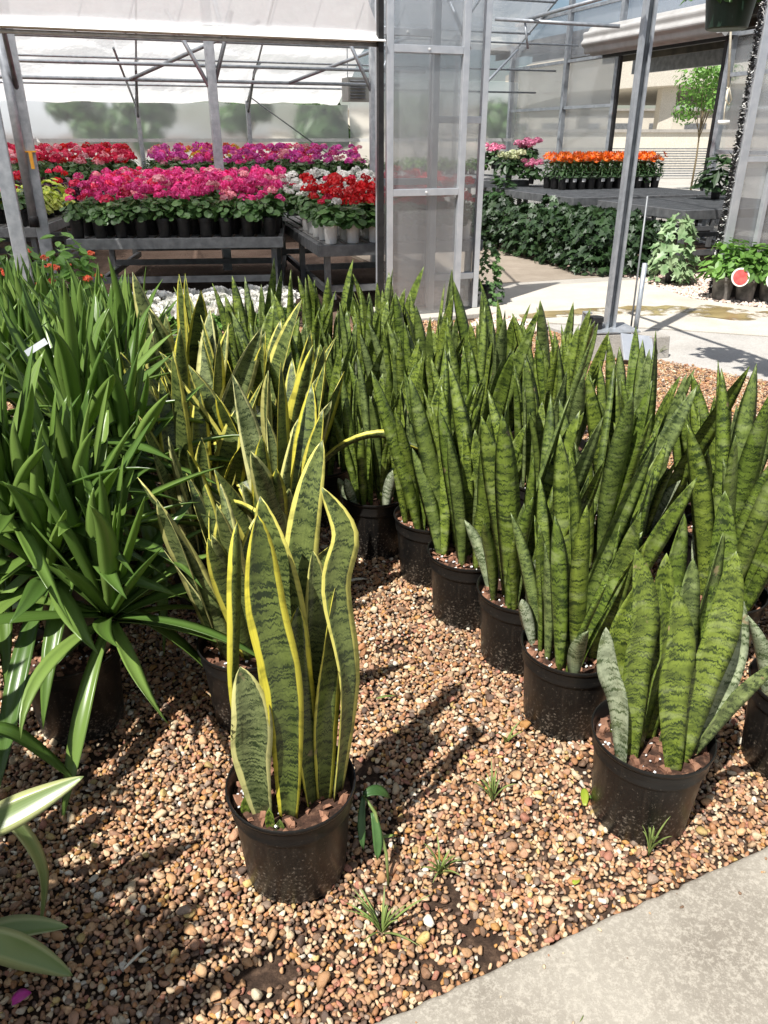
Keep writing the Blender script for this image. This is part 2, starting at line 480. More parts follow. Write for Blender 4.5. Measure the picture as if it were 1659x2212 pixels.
def sheet_mat(name, tint, transp, translu, rough_blur=None, gloss=0.06, gloss_rough=0.18, ribs=0.0, wrinkle=0.0):
    """plastic sheeting: part clear, part scattering, a little gloss"""
    m, nt, out = new_mat(name)
    dirt = noise_tex(nt, 2.2, 6, rough=0.65)
    col = ramp(nt, dirt, [(0.3, tuple(x * 0.90 for x in tint)), (0.7, tint)])
    d = N(nt, 'ShaderNodeBsdfDiffuse'); nt.links.new(col, d.inputs['Color'])
    t = N(nt, 'ShaderNodeBsdfTranslucent'); nt.links.new(col, t.inputs['Color'])
    bump = None
    if wrinkle or ribs:
        b = N(nt, 'ShaderNodeBump'); b.inputs['Strength'].default_value = 0.5
        tc = N(nt, 'ShaderNodeTexCoord')
        mp = N(nt, 'ShaderNodeMapping')
        if ribs:
            mp.inputs['Scale'].default_value = (ribs, ribs, 0.2)
            b.inputs['Distance'].default_value = 0.004
        else:
            mp.inputs['Scale'].default_value = (1.6, 1.6, 0.8)
            b.inputs['Distance'].default_value = wrinkle
        nt.links.new(tc.outputs['Object'], mp.inputs['Vector'])
        nt.links.new(noise_tex(nt, 1.0, 4, mp.outputs['Vector']), b.inputs['Height'])
        bump = b.outputs['Normal']
        for q in (d, t): nt.links.new(bump, q.inputs['Normal'])
    m1 = N(nt, 'ShaderNodeMixShader'); m1.inputs['Fac'].default_value = translu
    nt.links.new(d.outputs['BSDF'], m1.inputs[1]); nt.links.new(t.outputs['BSDF'], m1.inputs[2])
    tr = N(nt, 'ShaderNodeBsdfTransparent'); tr.inputs['Color'].default_value = (0.97, 0.98, 1.0, 1)
    clear = tr.outputs['BSDF']
    if rough_blur:
        rf = N(nt, 'ShaderNodeBsdfRefraction'); rf.inputs['IOR'].default_value = 1.06
        rf.inputs['Roughness'].default_value = rough_blur
        rf.inputs['Color'].default_value = (0.98, 0.99, 1.0, 1)
        m0 = N(nt, 'ShaderNodeMixShader'); m0.inputs['Fac'].default_value = 0.90
        nt.links.new(clear, m0.inputs[1]); nt.links.new(rf.outputs['BSDF'], m0.inputs[2])
        clear = m0.outputs['Shader']
    m2 = N(nt, 'ShaderNodeMixShader'); m2.inputs['Fac'].default_value = transp
    nt.links.new(m1.outputs['Shader'], m2.inputs[1]); nt.links.new(clear, m2.inputs[2])
    gs = N(nt, 'ShaderNodeBsdfGlossy'); gs.inputs['Roughness'].default_value = gloss_rough
    if bump: nt.links.new(bump, gs.inputs['Normal'])
    lw = N(nt, 'ShaderNodeLayerWeight'); lw.inputs['Blend'].default_value = 0.25
    m3 = N(nt, 'ShaderNodeMixShader')
    nt.links.new(math_node(nt, 'ADD', math_node(nt, 'MULTIPLY', lw.outputs['Fresnel'], 0.45), gloss * 0.4), m3.inputs['Fac'])
    nt.links.new(m2.outputs['Shader'], m3.inputs[1]); nt.links.new(gs.outputs['BSDF'], m3.inputs[2])
    nt.links.new(m3.outputs['Shader'], out.inputs['Surface'])
    return m
M['poly_roof'] = sheet_mat('roof_film', (0.93, 0.92, 0.92), 0.70, 0.80, wrinkle=0.08)
M['poly_front'] = sheet_mat('front_roof_film', (0.90, 0.89, 0.90), 0.22, 0.72, wrinkle=0.09)
M['poly_back'] = sheet_mat('back_roof_film', (0.95, 0.94, 0.93), 0.10, 0.92, wrinkle=0.10)
M['poly_curtain'] = sheet_mat('curtain_film', (0.97, 0.96, 0.94), 0.04, 0.30, wrinkle=0.06)
M['poly_wall'] = sheet_mat('wall_film', (0.94, 0.97, 0.99), 0.76, 0.5, 0.30, wrinkle=0.04)
M['polycarb'] = sheet_mat('twin_wall_sheet', (0.94, 0.97, 1.0), 0.84, 0.45, 0.085, 0.35, 0.22, ribs=90.0)

def ground_mat():
    m, nt, out = new_mat('bare_ground')
    f = noise_tex(nt, 1.6, 8, rough=0.7)
    g = noise_tex(nt, 35, 5, rough=0.7)
    c = ramp(nt, f, [(0.3, (0.055, 0.036, 0.026)), (0.55, (0.12, 0.083, 0.062)), (0.75, (0.20, 0.15, 0.12))])
    c = mixc(nt, ramp(nt, g, [(0.4, G(0.0)), (0.7, G(0.5))]), c, (0.24, 0.16, 0.12))
    principled(nt, out, c, 0.95, 0, 0.15, g, 0.7, 0.02)
    return m
M['ground'] = ground_mat()
M['gravel_bed'] = soil_mat('dark_bed_soil', (0.022, 0.014, 0.010), (0.050, 0.031, 0.021), (0.11, 0.070, 0.046))

def concrete_mat(name, c1, c2, c3, stain=None, scale=1.0):
    m, nt, out = new_mat(name)
    a = noise_tex(nt, 3.5 * scale, 6, rough=0.62)
    b = noise_tex(nt, 95 * scale, 6, rough=0.8)
    s = noise_tex(nt, 230 * scale, 3, rough=0.7)
    c = ramp(nt, a, [(0.32, c1), (0.55, c2), (0.75, c3)])
    c = mixc(nt, ramp(nt, b, [(0.47, G(0)), (0.60, G(0.60))]), c, tuple(min(1, x * 1.32) for x in c3))
    c = mixc(nt, ramp(nt, s, [(0.60, G(0)), (0.72, G(0.45))]), c, tuple(x * 0.52 for x in c1))
    if stain:
        w = noise_tex(nt, 0.9, 5, rough=0.6)
        c = mixc(nt, ramp(nt, w, [(0.55, G(0)), (0.70, G(0.35))]), c, stain)
    principled(nt, out, c, 0.88, 0, 0.25, b, 0.35, 0.004)
    return m
M['walk'] = concrete_mat('old_concrete', (0.22, 0.195, 0.16), (0.31, 0.282, 0.237), (0.38, 0.35, 0.298), (0.19, 0.16, 0.12))
M['slab'] = concrete_mat('pale_concrete', (0.38, 0.35, 0.30), (0.44, 0.41, 0.355), (0.48, 0.45, 0.40), (0.30, 0.26, 0.20))
M['slab_in'] = concrete_mat('tan_concrete', (0.26, 0.215, 0.165), (0.33, 0.275, 0.215), (0.38, 0.32, 0.255), (0.19, 0.15, 0.11))
M['slab_grey'] = concrete_mat('grey_concrete', (0.30, 0.285, 0.265), (0.36, 0.345, 0.32), (0.41, 0.395, 0.37), (0.27, 0.24, 0.20))
M['lot'] = concrete_mat('yard_paving', (0.32, 0.30, 0.265), (0.38, 0.36, 0.32), (0.43, 0.405, 0.36), (0.28, 0.25, 0.20), 0.3)
M['block'] = concrete_mat('block_concrete', (0.24, 0.225, 0.20), (0.32, 0.30, 0.27), (0.38, 0.36, 0.33))
M['over'] = concrete_mat('bridge_concrete', (0.50, 0.46, 0.39), (0.58, 0.54, 0.46), (0.62, 0.58, 0.50), None, 0.2)
def wet_mat():
    m, nt, out = new_mat('algae_film')
    f = noise_tex(nt, 5, 6); g = noise_tex(nt, 2.4, 6, rough=0.7)
    p = principled(nt, out, ramp(nt, f, [(0.35, (0.19, 0.14, 0.06)), (0.65, (0.34, 0.27, 0.13))]), 0.3, 0, 0.5, f, 0.1, 0.01)
    tr = N(nt, 'ShaderNodeBsdfTransparent'); mx = N(nt, 'ShaderNodeMixShader')
    nt.links.new(ramp(nt, g, [(0.44, G(0)), (0.54, G(1))]), mx.inputs['Fac'])
    nt.links.new(tr.outputs['BSDF'], mx.inputs[1]); nt.links.new(p.outputs['BSDF'], mx.inputs[2])
    nt.links.new(mx.outputs['Shader'], out.inputs['Surface'])
    return m
M['wet'] = wet_mat()
M['roofdark'] = noisy('dark_canopy', (0.05, 0.045, 0.035), (0.11, 0.095, 0.07), 3, 0.8)

# ------------------------------------------------------------------ ground, slabs
E1 = Vector((-math.sin(R(20)), math.cos(R(20)), 0))      # towards the back of the greenhouse
E2 = Vector((math.cos(R(20)), math.sin(R(20)), 0))       # along its front
O0 = Vector((0, 7.05, 0))
def hp(a, b, z=0.0): return O0 + E2 * a + E1 * b + Vector((0, 0, z))
def sheet(poly, z, name, mat, kind='structure', parent=None):
    mb = MB(); mb.add([(p[0], p[1], z) for p in poly], [tuple(range(len(poly)))])
    o = mb.build(name, mat, parent)
    if kind: o['kind'] = kind
    return o
sheet([(-400, -200), (400, -200), (400, 700), (-400, 700)], -0.03, 'ground', M['ground'])
BED = [(-3.4, 0.2), (3.5, 0.2), (3.5, 4.2), (2.75, 4.95), (2.05, 5.66), (1.25, 6.85), (0.95, 7.2), (-3.0, 6.1)]
sheet(BED, -0.006, 'gravel_bed', M['gravel_bed'])

# walkway in the near right corner: edge along (0.009,0.879)-(0.896,1.266)
wd = Vector((0.887, 0.387, 0)).normalized(); wnrm = Vector((wd.y, -wd.x, 0))
w0 = Vector((0.009, 0.884, 0))
mb = MB(); 
nseg = 220; tops = []; 
for i in range(nseg + 1):
    p = w0 + wd * (-0.6 + 4.0 * i / nseg)
    j = noise.noise(Vector((i * 0.35, 3.1, 0))) * 0.006 + noise.noise(Vector((i * 1.3, 7.7, 0))) * 0.004 + max(0, noise.noise(Vector((i * 0.9, 1.7, 4))) - 0.35) * 0.03
    rows = [(j + 0.002, -0.05), (j, 0.012), (j + 0.006, 0.0215), (j + 0.016, 0.026), (2.2, 0.026)]
    for off, z in rows:
        q = p + wnrm * off
        mb.v.append((q.x, q.y, z))
for i in range(nseg):
    for k in range(4):
        a = i * 5 + k; b = a + 5
        mb.f.append((a, b, b + 1, a + 1))
walk = mb.build('concrete_walkway', M['walk'], None, True)
tag(walk, kind='structure')

# pale slab by the greenhouse entrance and the greyer slab in front of it
def P(*a): return [tuple(q[:2]) for q in a]
sl = [hp(1.0, 0.05), hp(1.02, 1.3), hp(3.43, 1.3), hp(3.5, 1.1), (3.15, 8.05), (3.6, 7.6), (4.6, 7.3), (4.6, 5.9), (2.42, 6.66), (1.28, 6.95)]
mb = MB(); mb.prism(P(*sl), -0.05, 0.012)
tag(mb.build('pale_concrete_slab', M['slab']), kind='structure')
mb = MB(); mb.prism(P(hp(1.02, 1.32), hp(1.1, 9.5), hp(3.3, 9.5), hp(3.15, 2.2), hp(3.42, 1.32)), -0.05, 0.010)
tag(mb.build('aisle_slab', M['slab_in']), kind='structure')
mb = MB(); mb.prism([(1.36, 6.89), (2.40, 6.645), (4.6, 5.88), (4.6, 4.0), (3.3, 4.45), (2.62, 5.04), (2.04, 5.64)], -0.05, 0.006)
tag(mb.build('grey_concrete_slab', M['slab_grey']), kind='structure')
sheet(P(hp(6.75, 0.3), hp(60, -20), hp(60, 90), hp(-30, 90), hp(-30, 10.3), hp(6.75, 10.3)), -0.022, 'yard_paving', M['lot'])
# shallow algae runnel across the slab
rr = random.Random(3); top = []; bot = []
for i in range(26):
    t = i / 25
    c = Vector((1.25, 7.15, 0)).lerp(Vector((4.4, 6.75, 0)), t)
    c.y += 0.55 * math.sin(t * PI) * 0.8
    w = 0.10 + 0.24 * math.sin(min(1, t * 1.3) * PI * 0.5) * (0.7 + 0.6 * noise.noise(Vector((t * 9, 0, 1))))
    top.append((c.x, c.y + w * (1 + 0.5 * noise.noise(Vector((t * 17, 4, 1)))))); bot.append((c.x, c.y - w))
sheet(top + bot[::-1], 0.0165, 'algae_runnel', M['wet'])

# ------------------------------------------------------------------ gravel (uncountable: instanced stones)
def stone_mesh(i):
    rg = random.Random(100 + i)
    b = bmesh.new(); bmesh.ops.create_icosphere(b, subdivisions=2, radius=1.0)
    sx, sy, sz = rg.uniform(0.85, 1.25), rg.uniform(0.7, 0.95), rg.uniform(0.5, 0.75)
    off = Vector((rg.uniform(-9, 9), rg.uniform(-9, 9), rg.uniform(-9, 9)))
    planes = [(Vector((rg.gauss(0, 1), rg.gauss(0, 1), rg.gauss(0, 1))).normalized(), rg.uniform(0.50, 0.84)) for _ in range(10)]
    for v in b.verts:
        p = v.co.normalized()
        p *= 1 + 0.22 * noise.noise(p * 1.3 + off) + 0.07 * noise.noise(p * 3.5 + off)
        for n_, d_ in planes:
            e = p.dot(n_) - d_
            if e > 0: p -= n_ * e * 0.93
        v.co = Vector((p.x * sx, p.y * sy, p.z * sz))
    me = bpy.data.meshes.new('stone'); b.to_mesh(me); b.free()
    me.polygons.foreach_set('use_smooth', [True] * len(me.polygons))
    return me
def stone_mat():
    m, nt, out = new_mat('pebble')
    at_ = N(nt, 'ShaderNodeAttribute'); at_.attribute_type = 'INSTANCER'; at_.attribute_name = 'scol'
    oi = N(nt, 'ShaderNodeObjectInfo')
    tc = N(nt, 'ShaderNodeTexCoord')
    ad = N(nt, 'ShaderNodeVectorMath'); ad.operation = 'ADD'
    nt.links.new(tc.outputs['Object'], ad.inputs[0])
    cb = N(nt, 'ShaderNodeCombineXYZ'); nt.links.new(math_node(nt, 'MULTIPLY', oi.outputs['Random'], 60.0), cb.inputs['X'])
    nt.links.new(cb.outputs['Vector'], ad.inputs[1])
    f = noise_tex(nt, 1.6, 5, ad.outputs['Vector'], 0.65)
    c = mixc(nt, ramp(nt, f, [(0.35, G(0.0)), (0.7, G(0.55))]), at_.outputs['Color'], (0.55, 0.42, 0.32), 'SOFT_LIGHT')
    c = mixc(nt, ramp(nt, f, [(0.30, G(0.5)), (0.45, G(0.0))]), c, (0.10, 0.055, 0.035))
    principled(nt, out, c, 0.62, 0, 0.35, f, 0.25, 0.15)
    return m
M['stone'] = stone_mat()
stone_col = bpy.data.collections.new('stone_shapes')
for i in range(14):
    me = stone_mesh(i); me.materials.append(M['stone'])
    stone_col.objects.link(bpy.data.objects.new('stone_shape', me))
ng = bpy.data.node_groups.new('scatter_stones', 'GeometryNodeTree')
ng.interface.new_socket('Geometry', in_out='INPUT', socket_type='NodeSocketGeometry')
ng.interface.new_socket('Geometry', in_out='OUTPUT', socket_type='NodeSocketGeometry')
gi = ng.nodes.new('NodeGroupInput'); go = ng.nodes.new('NodeGroupOutput')
ci = ng.nodes.new('GeometryNodeCollectionInfo')
ci.inputs['Collection'].default_value = stone_col
ci.inputs['Separate Children'].default_value = True
ci.inputs['Reset Children'].default_value = True
ip = ng.nodes.new('GeometryNodeInstanceOnPoints'); ip.inputs['Pick Instance'].default_value = True
def named(nm, dt):
    n = ng.nodes.new('GeometryNodeInputNamedAttribute'); n.data_type = dt; n.inputs['Name'].default_value = nm
    return [s for s in n.outputs if s.enabled and s.name == 'Attribute'][0]
ng.links.new(gi.outputs[0], ip.inputs['Points'])
ng.links.new(ci.outputs[0], ip.inputs['Instance'])
ng.links.new(named('idx', 'INT'), ip.inputs['Instance Index'])
e2r = ng.nodes.new('FunctionNodeEulerToRotation')
ng.links.new(named('rot', 'FLOAT_VECTOR'), e2r.inputs[0])
ng.links.new(e2r.outputs[0], ip.inputs['Rotation'])
ng.links.new(named('scl', 'FLOAT_VECTOR'), ip.inputs['Scale'])
ng.links.new(ip.outputs[0], go.inputs[0])

PAL = np.array([(0.50, 0.275, 0.130), (0.56, 0.335, 0.175), (0.44, 0.205, 0.085), (0.60, 0.410, 0.250), (0.52, 0.285, 0.165), (0.46, 0.250, 0.155),
                (0.64, 0.490, 0.320), (0.36, 0.195, 0.110), (0.23, 0.140, 0.090), (0.66, 0.560, 0.400), (0.52, 0.260, 0.065), (0.30, 0.220, 0.170),
                (0.70, 0.640, 0.540), (0.13, 0.085, 0.065), (0.43, 0.180, 0.120), (0.58, 0.420, 0.150)])
PAL = (PAL * 0.88 + PAL.mean(1, keepdims=True) * np.array([[0.12, 0.12, 0.12]])) * np.array([[0.86, 0.87, 0.84]])
PW = np.array([11, 11, 9, 11, 9, 8, 9, 9, 8, 6, 4, 7, 4, 5, 4, 2.0]); PW /= PW.sum()
def inside(x, y, poly):
    n = len(poly); res = np.zeros(len(x), bool); j = n - 1
    for i in range(n):
        xi, yi = poly[i][0], poly[i][1]; xj, yj = poly[j][0], poly[j][1]
        c = ((yi > y) != (yj > y)) & (x < (xj - xi) * (y - yi) / (yj - yi + 1e-12) + xi)
        res ^= c; j = i
    return res
def scatter(name, pts, z, scl, seed, pal, pw, label=None, bright=1.0):
    rg = np.random.default_rng(seed); n = len(pts)
    me = bpy.data.meshes.new(name)
    co = np.zeros((n, 3), np.float32); co[:, :2] = pts; co[:, 2] = z
    me.vertices.add(n); me.vertices.foreach_set('co', co.ravel())
    a = me.attributes.new('idx', 'INT', 'POINT'); a.data.foreach_set('value', rg.integers(0, 14, n).astype(np.int32))
    a = me.attributes.new('rot', 'FLOAT_VECTOR', 'POINT')
    rot = np.stack([rg.normal(0, 0.45, n), rg.normal(0, 0.45, n), rg.uniform(0, 6.283, n)], 1).astype(np.float32)
    a.data.foreach_set('vector', rot.ravel())
    a = me.attributes.new('scl', 'FLOAT_VECTOR', 'POINT'); a.data.foreach_set('vector', np.repeat(scl[:, None], 3, 1).astype(np.float32).ravel())
    a = me.attributes.new('scol', 'FLOAT_COLOR', 'POINT')
    c = pal[rg.choice(len(pal), n, p=pw)] * rg.uniform(0.72, 1.18, (n, 1)) * bright
    c = np.concatenate([np.clip(c, 0, 0.85), np.ones((n, 1))], 1).astype(np.float32)
    a.data.foreach_set('color', c.ravel())
    o = bpy.data.objects.new(name, me); COL.objects.link(o)
    md = o.modifiers.new('scatter', 'NODES'); md.node_group = ng
    tag(o, label, None, None, 'stuff')
    return o
def jitter_grid(x0, x1, y0, y1, sp, seed, jit=0.42):
    rg = np.random.default_rng(seed)
    xs = np.arange(x0, x1, sp); ys = np.arange(y0, y1, sp * 0.866)
    X, Y = np.meshgrid(xs, ys); X = X + (np.arange(len(ys)) % 2)[:, None] * sp * 0.5
    X = X.ravel() + rg.uniform(-jit, jit, X.size) * sp; Y = Y.ravel() + rg.uniform(-jit, jit, Y.size) * sp
    return X, Y
def vnoise(x, y, f, s): return np.array([noise.noise(Vector((a * f, b * f, s))) for a, b in zip(x, y)])
def gravel(sp, seed, keep, zf, smin, smax, name, bare=0.40):
    x, y = jitter_grid(-3.0, 3.2, 0.55, 7.0, sp, seed)
    ok = inside(x, y, BED)
    ok &= np.abs(x) < 0.70 * y + 0.40                                    # what a camera near the photograph's could see
    side = (x - w0.x) * wnrm.x + (y - w0.y) * wnrm.y
    ok &= side < -0.006
    rg = np.random.default_rng(seed + 1)
    ok &= rg.uniform(0, 1, len(x)) < keep
    x, y = x[ok], y[ok]
    b = vnoise(x, y, 3.6, 5.0) + 0.55 * vnoise(x, y, 11.0, 2.0)
    thin = np.clip((b - bare) * 3.0, 0, 0.75) * (y < 2.6)
    ok = rg.uniform(0, 1, len(x)) > thin
    x, y = x[ok], y[ok]
    s = smin + (smax - smin) * rg.beta(1.5, 2.9, len(x))
    z = s * zf + rg.uniform(-0.003, 0.004, len(x))
    return scatter(name, np.stack([x, y], 1), z, s, seed + 2, PAL, PW, None)
g1 = gravel(0.0118, 11, 0.98, 0.30, 0.0052, 0.0120, 'pea_gravel')
tag(g1, 'tan and orange pea gravel covering the bed between the pots')
g2 = gravel(0.0205, 31, 0.55, 0.85, 0.0050, 0.0150, 'loose_pebbles', 0.34)
g3 = gravel(0.060, 51, 0.42, 0.9, 0.0115, 0.0200, 'scattered_stones', 0.6)
tag(g3, 'scattered bigger stones among the pea gravel')
rg = np.random.default_rng(9); n_ = 46
sa = rg.uniform(-0.2, 1.6, n_); sb = 0.01 + rg.exponential(0.05, n_)
sp_ = np.array([(w0.x + wd.x * a + wnrm.x * b, w0.y + wd.y * a + wnrm.y * b) for a, b in zip(sa, sb)]); ss = rg.uniform(0.0014, 0.0055, n_)
scatter('stray_grit', sp_, 0.027 + ss * 0.3, ss, 3, PAL, PW, 'stray grit and small pebbles lying on the concrete walkway edge')
tag(g2, 'larger rounded pebbles lying loose on top of the pea gravel')
# pale pink gravel round the entrance plants
x, y = jitter_grid(1.9, 4.8, 7.3, 10.2, 0.034, 77)
pg = P(hp(3.16, 2.3), hp(3.5, 1.1), (3.15, 8.06), (3.6, 7.62), (4.7, 7.3), hp(4.9, 0.2), hp(4.2, 2.0))
ok = inside(x, y, pg); x, y = x[ok], y[ok]
rg = np.random.default_rng(5); s = rg.uniform(0.014, 0.028, len(x))
PALE = np.array([(0.62, 0.50, 0.43), (0.70, 0.60, 0.54), (0.56, 0.42, 0.36), (0.74, 0.68, 0.62)])
o = scatter('pale_gravel', np.stack([x, y], 1), s * 0.5, s, 6, PALE, np.array([.3, .3, .2, .2]))
tag(o, 'pale pinkish gravel under the potted plants by the entrance')
sheet(pg, 0.002, 'pale_gravel_bed', M['soil'])
x, y = jitter_grid(0.5, 1.6, 6.3, 7.3, 0.03, 78)
pp = [(0.75, 6.75), (1.25, 6.45), (1.42, 6.75), (1.15, 7.1), (0.95, 7.25)]
ok = inside(x, y, pp); x, y = x[ok], y[ok]; s = rg.uniform(0.014, 0.03, len(x))
o = scatter('entrance_gravel', np.stack([x, y], 1), s * 0.6 + 0.004, s, 8, PALE, np.array([.3, .3, .2, .2]))
tag(o, 'cream stones heaped at the foot of the plastic partition')

# ------------------------------------------------------------------ greenhouse
gh = thing('greenhouse', 'white film greenhouse with galvanised steel posts and low front gutter behind the plants', 'greenhouse', O0, R(20))
def billow(a0, a1, prof, nA, amp, seed, name, mat):
    """film between a0..a1 following prof [(b,z)], slightly billowed"""
    mb = MB(); npf = len(prof)
    fine = []
    for i in range(npf - 1):
        for k in range(5):
            t = k / 5
            fine.append((prof[i][0] * (1 - t) + prof[i + 1][0] * t, prof[i][1] * (1 - t) + prof[i + 1][1] * t, math.sin(PI * t)))
    fine.append((*prof[-1], 0))
    for i in range(nA + 1):
        a = a0 + (a1 - a0) * i / nA
        for b, z, s in fine:
            d = amp * (0.6 * noise.noise(Vector((a * 1.1, b * 2.3, seed))) + 0.5 * noise.noise(Vector((a * 3.1, b * 4.0, seed + 4)))) + amp * 0.5 * s
            mb.v.append((a, b, z - d))
    m_ = len(fine)
    for i in range(nA):
        for k in range(m_ - 1):
            q = i * m_ + k
            mb.f.append((q, q + m_, q + m_ + 1, q + 1))
    return mb.build(name, mat, gh, True)
BACKL = [(4.6, 4.5), (6.0, 3.9), (7.6, 3.10), (8.3, 2.75), (9.0, 2.42), (9.7, 2.06)]
BACK = [(4.6, 4.9), (6.0, 4.75), (7.3, 4.35), (8.5, 3.83), (9.4, 3.42), (10.05, 3.12)]
FL = [(0.02, 2.23), (0.6, 2.75), (1.4, 3.4), (2.8, 4.3), (4.6, 4.9)]
FR = [(0.02, 2.95), (1.0, 3.6), (2.6, 4.4), (4.6, 4.9)]
for a0 in (-10.2, -6.8, -3.4):
    billow(a0, a0 + (3.38 if a0 < -3.4 else 5.95), BACKL, 44, 0.07, a0, 'roof_film', M['poly_back'])
    billow(a0, a0 + 3.38, FL, 30, 0.03, a0 + 50, 'roof_film', M['poly_front'])
for a0 in (0.0, 3.3):
    if a0 > 1: billow(2.62, 6.58, BACK, 24, 0.05, a0 + 9, 'roof_film', M['poly_roof'])
    billow(a0, a0 + 3.28, FR, 16, 0.02, a0 + 60, 'roof_film', M['poly_roof'])
# front gutter and its pipe on the left
mb = MB(); mb.add([(-10.2, 0.06, 2.235), (0.0, 0.06, 2.235), (0.0, -0.05, 2.17), (-10.2, -0.05, 2.17), (-10.2, 0.05, 2.165), (0, 0.05, 2.165)], [(0, 3, 2, 1), (3, 4, 5, 2), (0, 1, 5, 4), (0, 4, 3), (1, 2, 5)])
mb.build('gutter', M['white_paint'], gh)
MB().tube([(-10.2, 0.03, 2.135), (-0.02, 0.03, 2.150)], 0.014, 8).build('gutter_pipe', M['galv'], gh, True)
def post(a, b, h, w=0.085, mat='galv', z0=0.0):
    mb = MB(); t = 0.012
    mb.box((a, b, (h + z0) / 2), (w, w, h - z0))
    return mb.build('post', M[mat], gh, bevel=0.006)
post(-2.91, 0.03, 2.12, 0.10)
post(-2.87, 3.1, 4.2, 0.13); post(-0.83, 3.44, 4.3, 0.10); post(1.1, 3.4, 4.3, 0.085)
for a in (-5.0, -3.2, -1.25, 0.75, 3.2, 5.0): post(a, 9.5, 2.1 if a < 2 else 3.3, 0.075)
for a in (-4.9, -7.0): post(a, 3.2, 4.2, 0.11)
MB().lathe([(0.045, 0), (0.052, 0.0), (0.052, 0.10), (0.045, 0.11)], 14, (-2.94, 2.98, 0.62)).build('pipe_end_cap', M['black'], gh, True)
MB().tube([(-2.94, 2.98, 0.70), (-2.94, 2.98, 2.9)], 0.045, 12).build('downpipe', M['galv'], gh, True)
MB().box((-2.87, 3.07, 1.36), (0.150, 0.20, 0.014)).box((-2.85, 2.965, 1.28), (0.035, 0.008, 0.17)).build('orange_tie', M['orange_tape'], gh)
# pipes running along the house and bows
for b, z, r_ in ((5.0, 2.33, 0.021), (6.0, 2.21, 0.024), (5.6, 2.66, 0.021), (7.6, 3.0, 0.016), (8.3, 2.64, 0.016), (9.0, 2.30, 0.016)):
    MB().tube([(-10.2, b, z), (2.45 if b < 7 else 6.55, b, z)], r_, 8).build('purlin', M['galv'], gh, True)
for b, z in ((7.3, 4.30), (8.5, 3.78), (9.4, 3.36)):
    MB().tube([(2.65, b, z), (6.55, b, z)], 0.020, 8).build('purlin', M['galv'], gh, True)
for a in (-5.0, -3.2, -1.25, 0.75, 3.2, 5.0, 6.55):
    MB().tube([(a, b, z - 0.03) for b, z in FR + BACK[1:]] if a > 2.0 else [(a, b, z - 0.08) for b, z in FL[:-1] + BACKL], 0.018, 8).build('bow', M['galv'], gh, True)
def brace(p0, p1, r_=0.02, mat='galv'): MB().tube([p0, p1], r_, 8).build('brace', M[mat], gh, True)
brace((-0.83, 3.44, 1.95), (-1.25, 3.5, 2.75), 0.024); brace((-0.83, 3.44, 1.95), (-0.55, 3.4, 2.75), 0.024, 'galv_dark')
brace((-1.25, 9.5, 1.95), (-1.6, 8.0, 2.75), 0.02); brace((-1.25, 9.5, 1.8), (-1.25, 8.4, 2.72), 0.022, 'galv_dark')
brace((-1.55, 6.0, 2.21), (0.1, 5.0, 2.85), 0.026); brace((0.75, 9.5, 1.9), (0.75, 8.4, 2.75), 0.024, 'galv_dark')
brace((0.7, 6.0, 2.21), (2.2, 5.0, 2.75), 0.024); brace((1.1, 3.4, 1.95), (0.75, 3.4, 2.6), 0.022); brace((1.1, 3.4, 1.95), (1.35, 3.4, 2.5), 0.022)
brace((-3.2, 9.5, 1.9), (-3.2, 8.4, 2.75), 0.024, 'galv_dark'); brace((0.75, 9.5, 2.2), (2.35, 9.5, 1.15), 0.012, 'galv_dark')
brace((-2.87, 3.1, 1.9), (-2.87, 2.2, 2.75), 0.024, 'galv_dark')
for k in range(8):
    a = -2.2 + 0.62 * k
    brace((a, 5.6, 2.66), (a + 0.22, 5.6, 3.2), 0.013)
def gl(v): return Matrix.Rotation(-R(20), 3, 'Z') @ (v - O0)
for q0, q1, r_ in (((1069, 41, 14.5), (1339, 57, 14.2), 0.028), ((1130, 44, 14.6), (1330, -12, 13.0), 0.028), ((1134, 46, 14.6), (1140, 106, 14.6), 0.02), ((1118, 108, 17.5), (1040, 190, 15.0), 0.022)):
    brace(gl(aty(*q0)), gl(aty(*q1)), r_)
# back wall: film, board rail, hanging curtain
for a0 in (-10.2, -5.0, -1.25, 2.8):
    a1 = {-10.2: -5.03, -5.0: -1.28, -1.25: 2.77, 2.8: 6.5}[a0]
    mb = MB(); nA, nZ = 36, 14
    for i in range(nA + 1):
        for k in range(nZ + 1):
            a = a0 + (a1 - a0) * i / nA; z = 0.02 + (2.04 if a0 < 2 else 2.5) * k / nZ
            fold = noise.noise(Vector((a * 1.3 + z * 1.8, z * 0.4, a0))) * 0.05 + noise.noise(Vector((a * 3.0 - z * 3, z * 0.5, a0 + 3))) * 0.02
            mb.v.append((a, 9.68 + fold, z))
    for i in range(nA):
        for k in range(nZ):
            q = i * (nZ + 1) + k
            mb.f.append((q, q + nZ + 1, q + nZ + 2, q + 1))
    mb.build('wall_film', M['poly_wall'], gh, True)
MB().box((-1.9, 9.58, 1.44), (16.6, 0.03, 0.06)).build('wall_rail', M['white_paint'], gh)
for a0, a1 in ((2.8, 4.6), (4.64, 6.5)):
    MB().box(((a0 + a1) / 2, 9.7, 2.86), (a1 - a0, 0.008, 0.64)).build('upper_pane', M['polycarb'], gh)
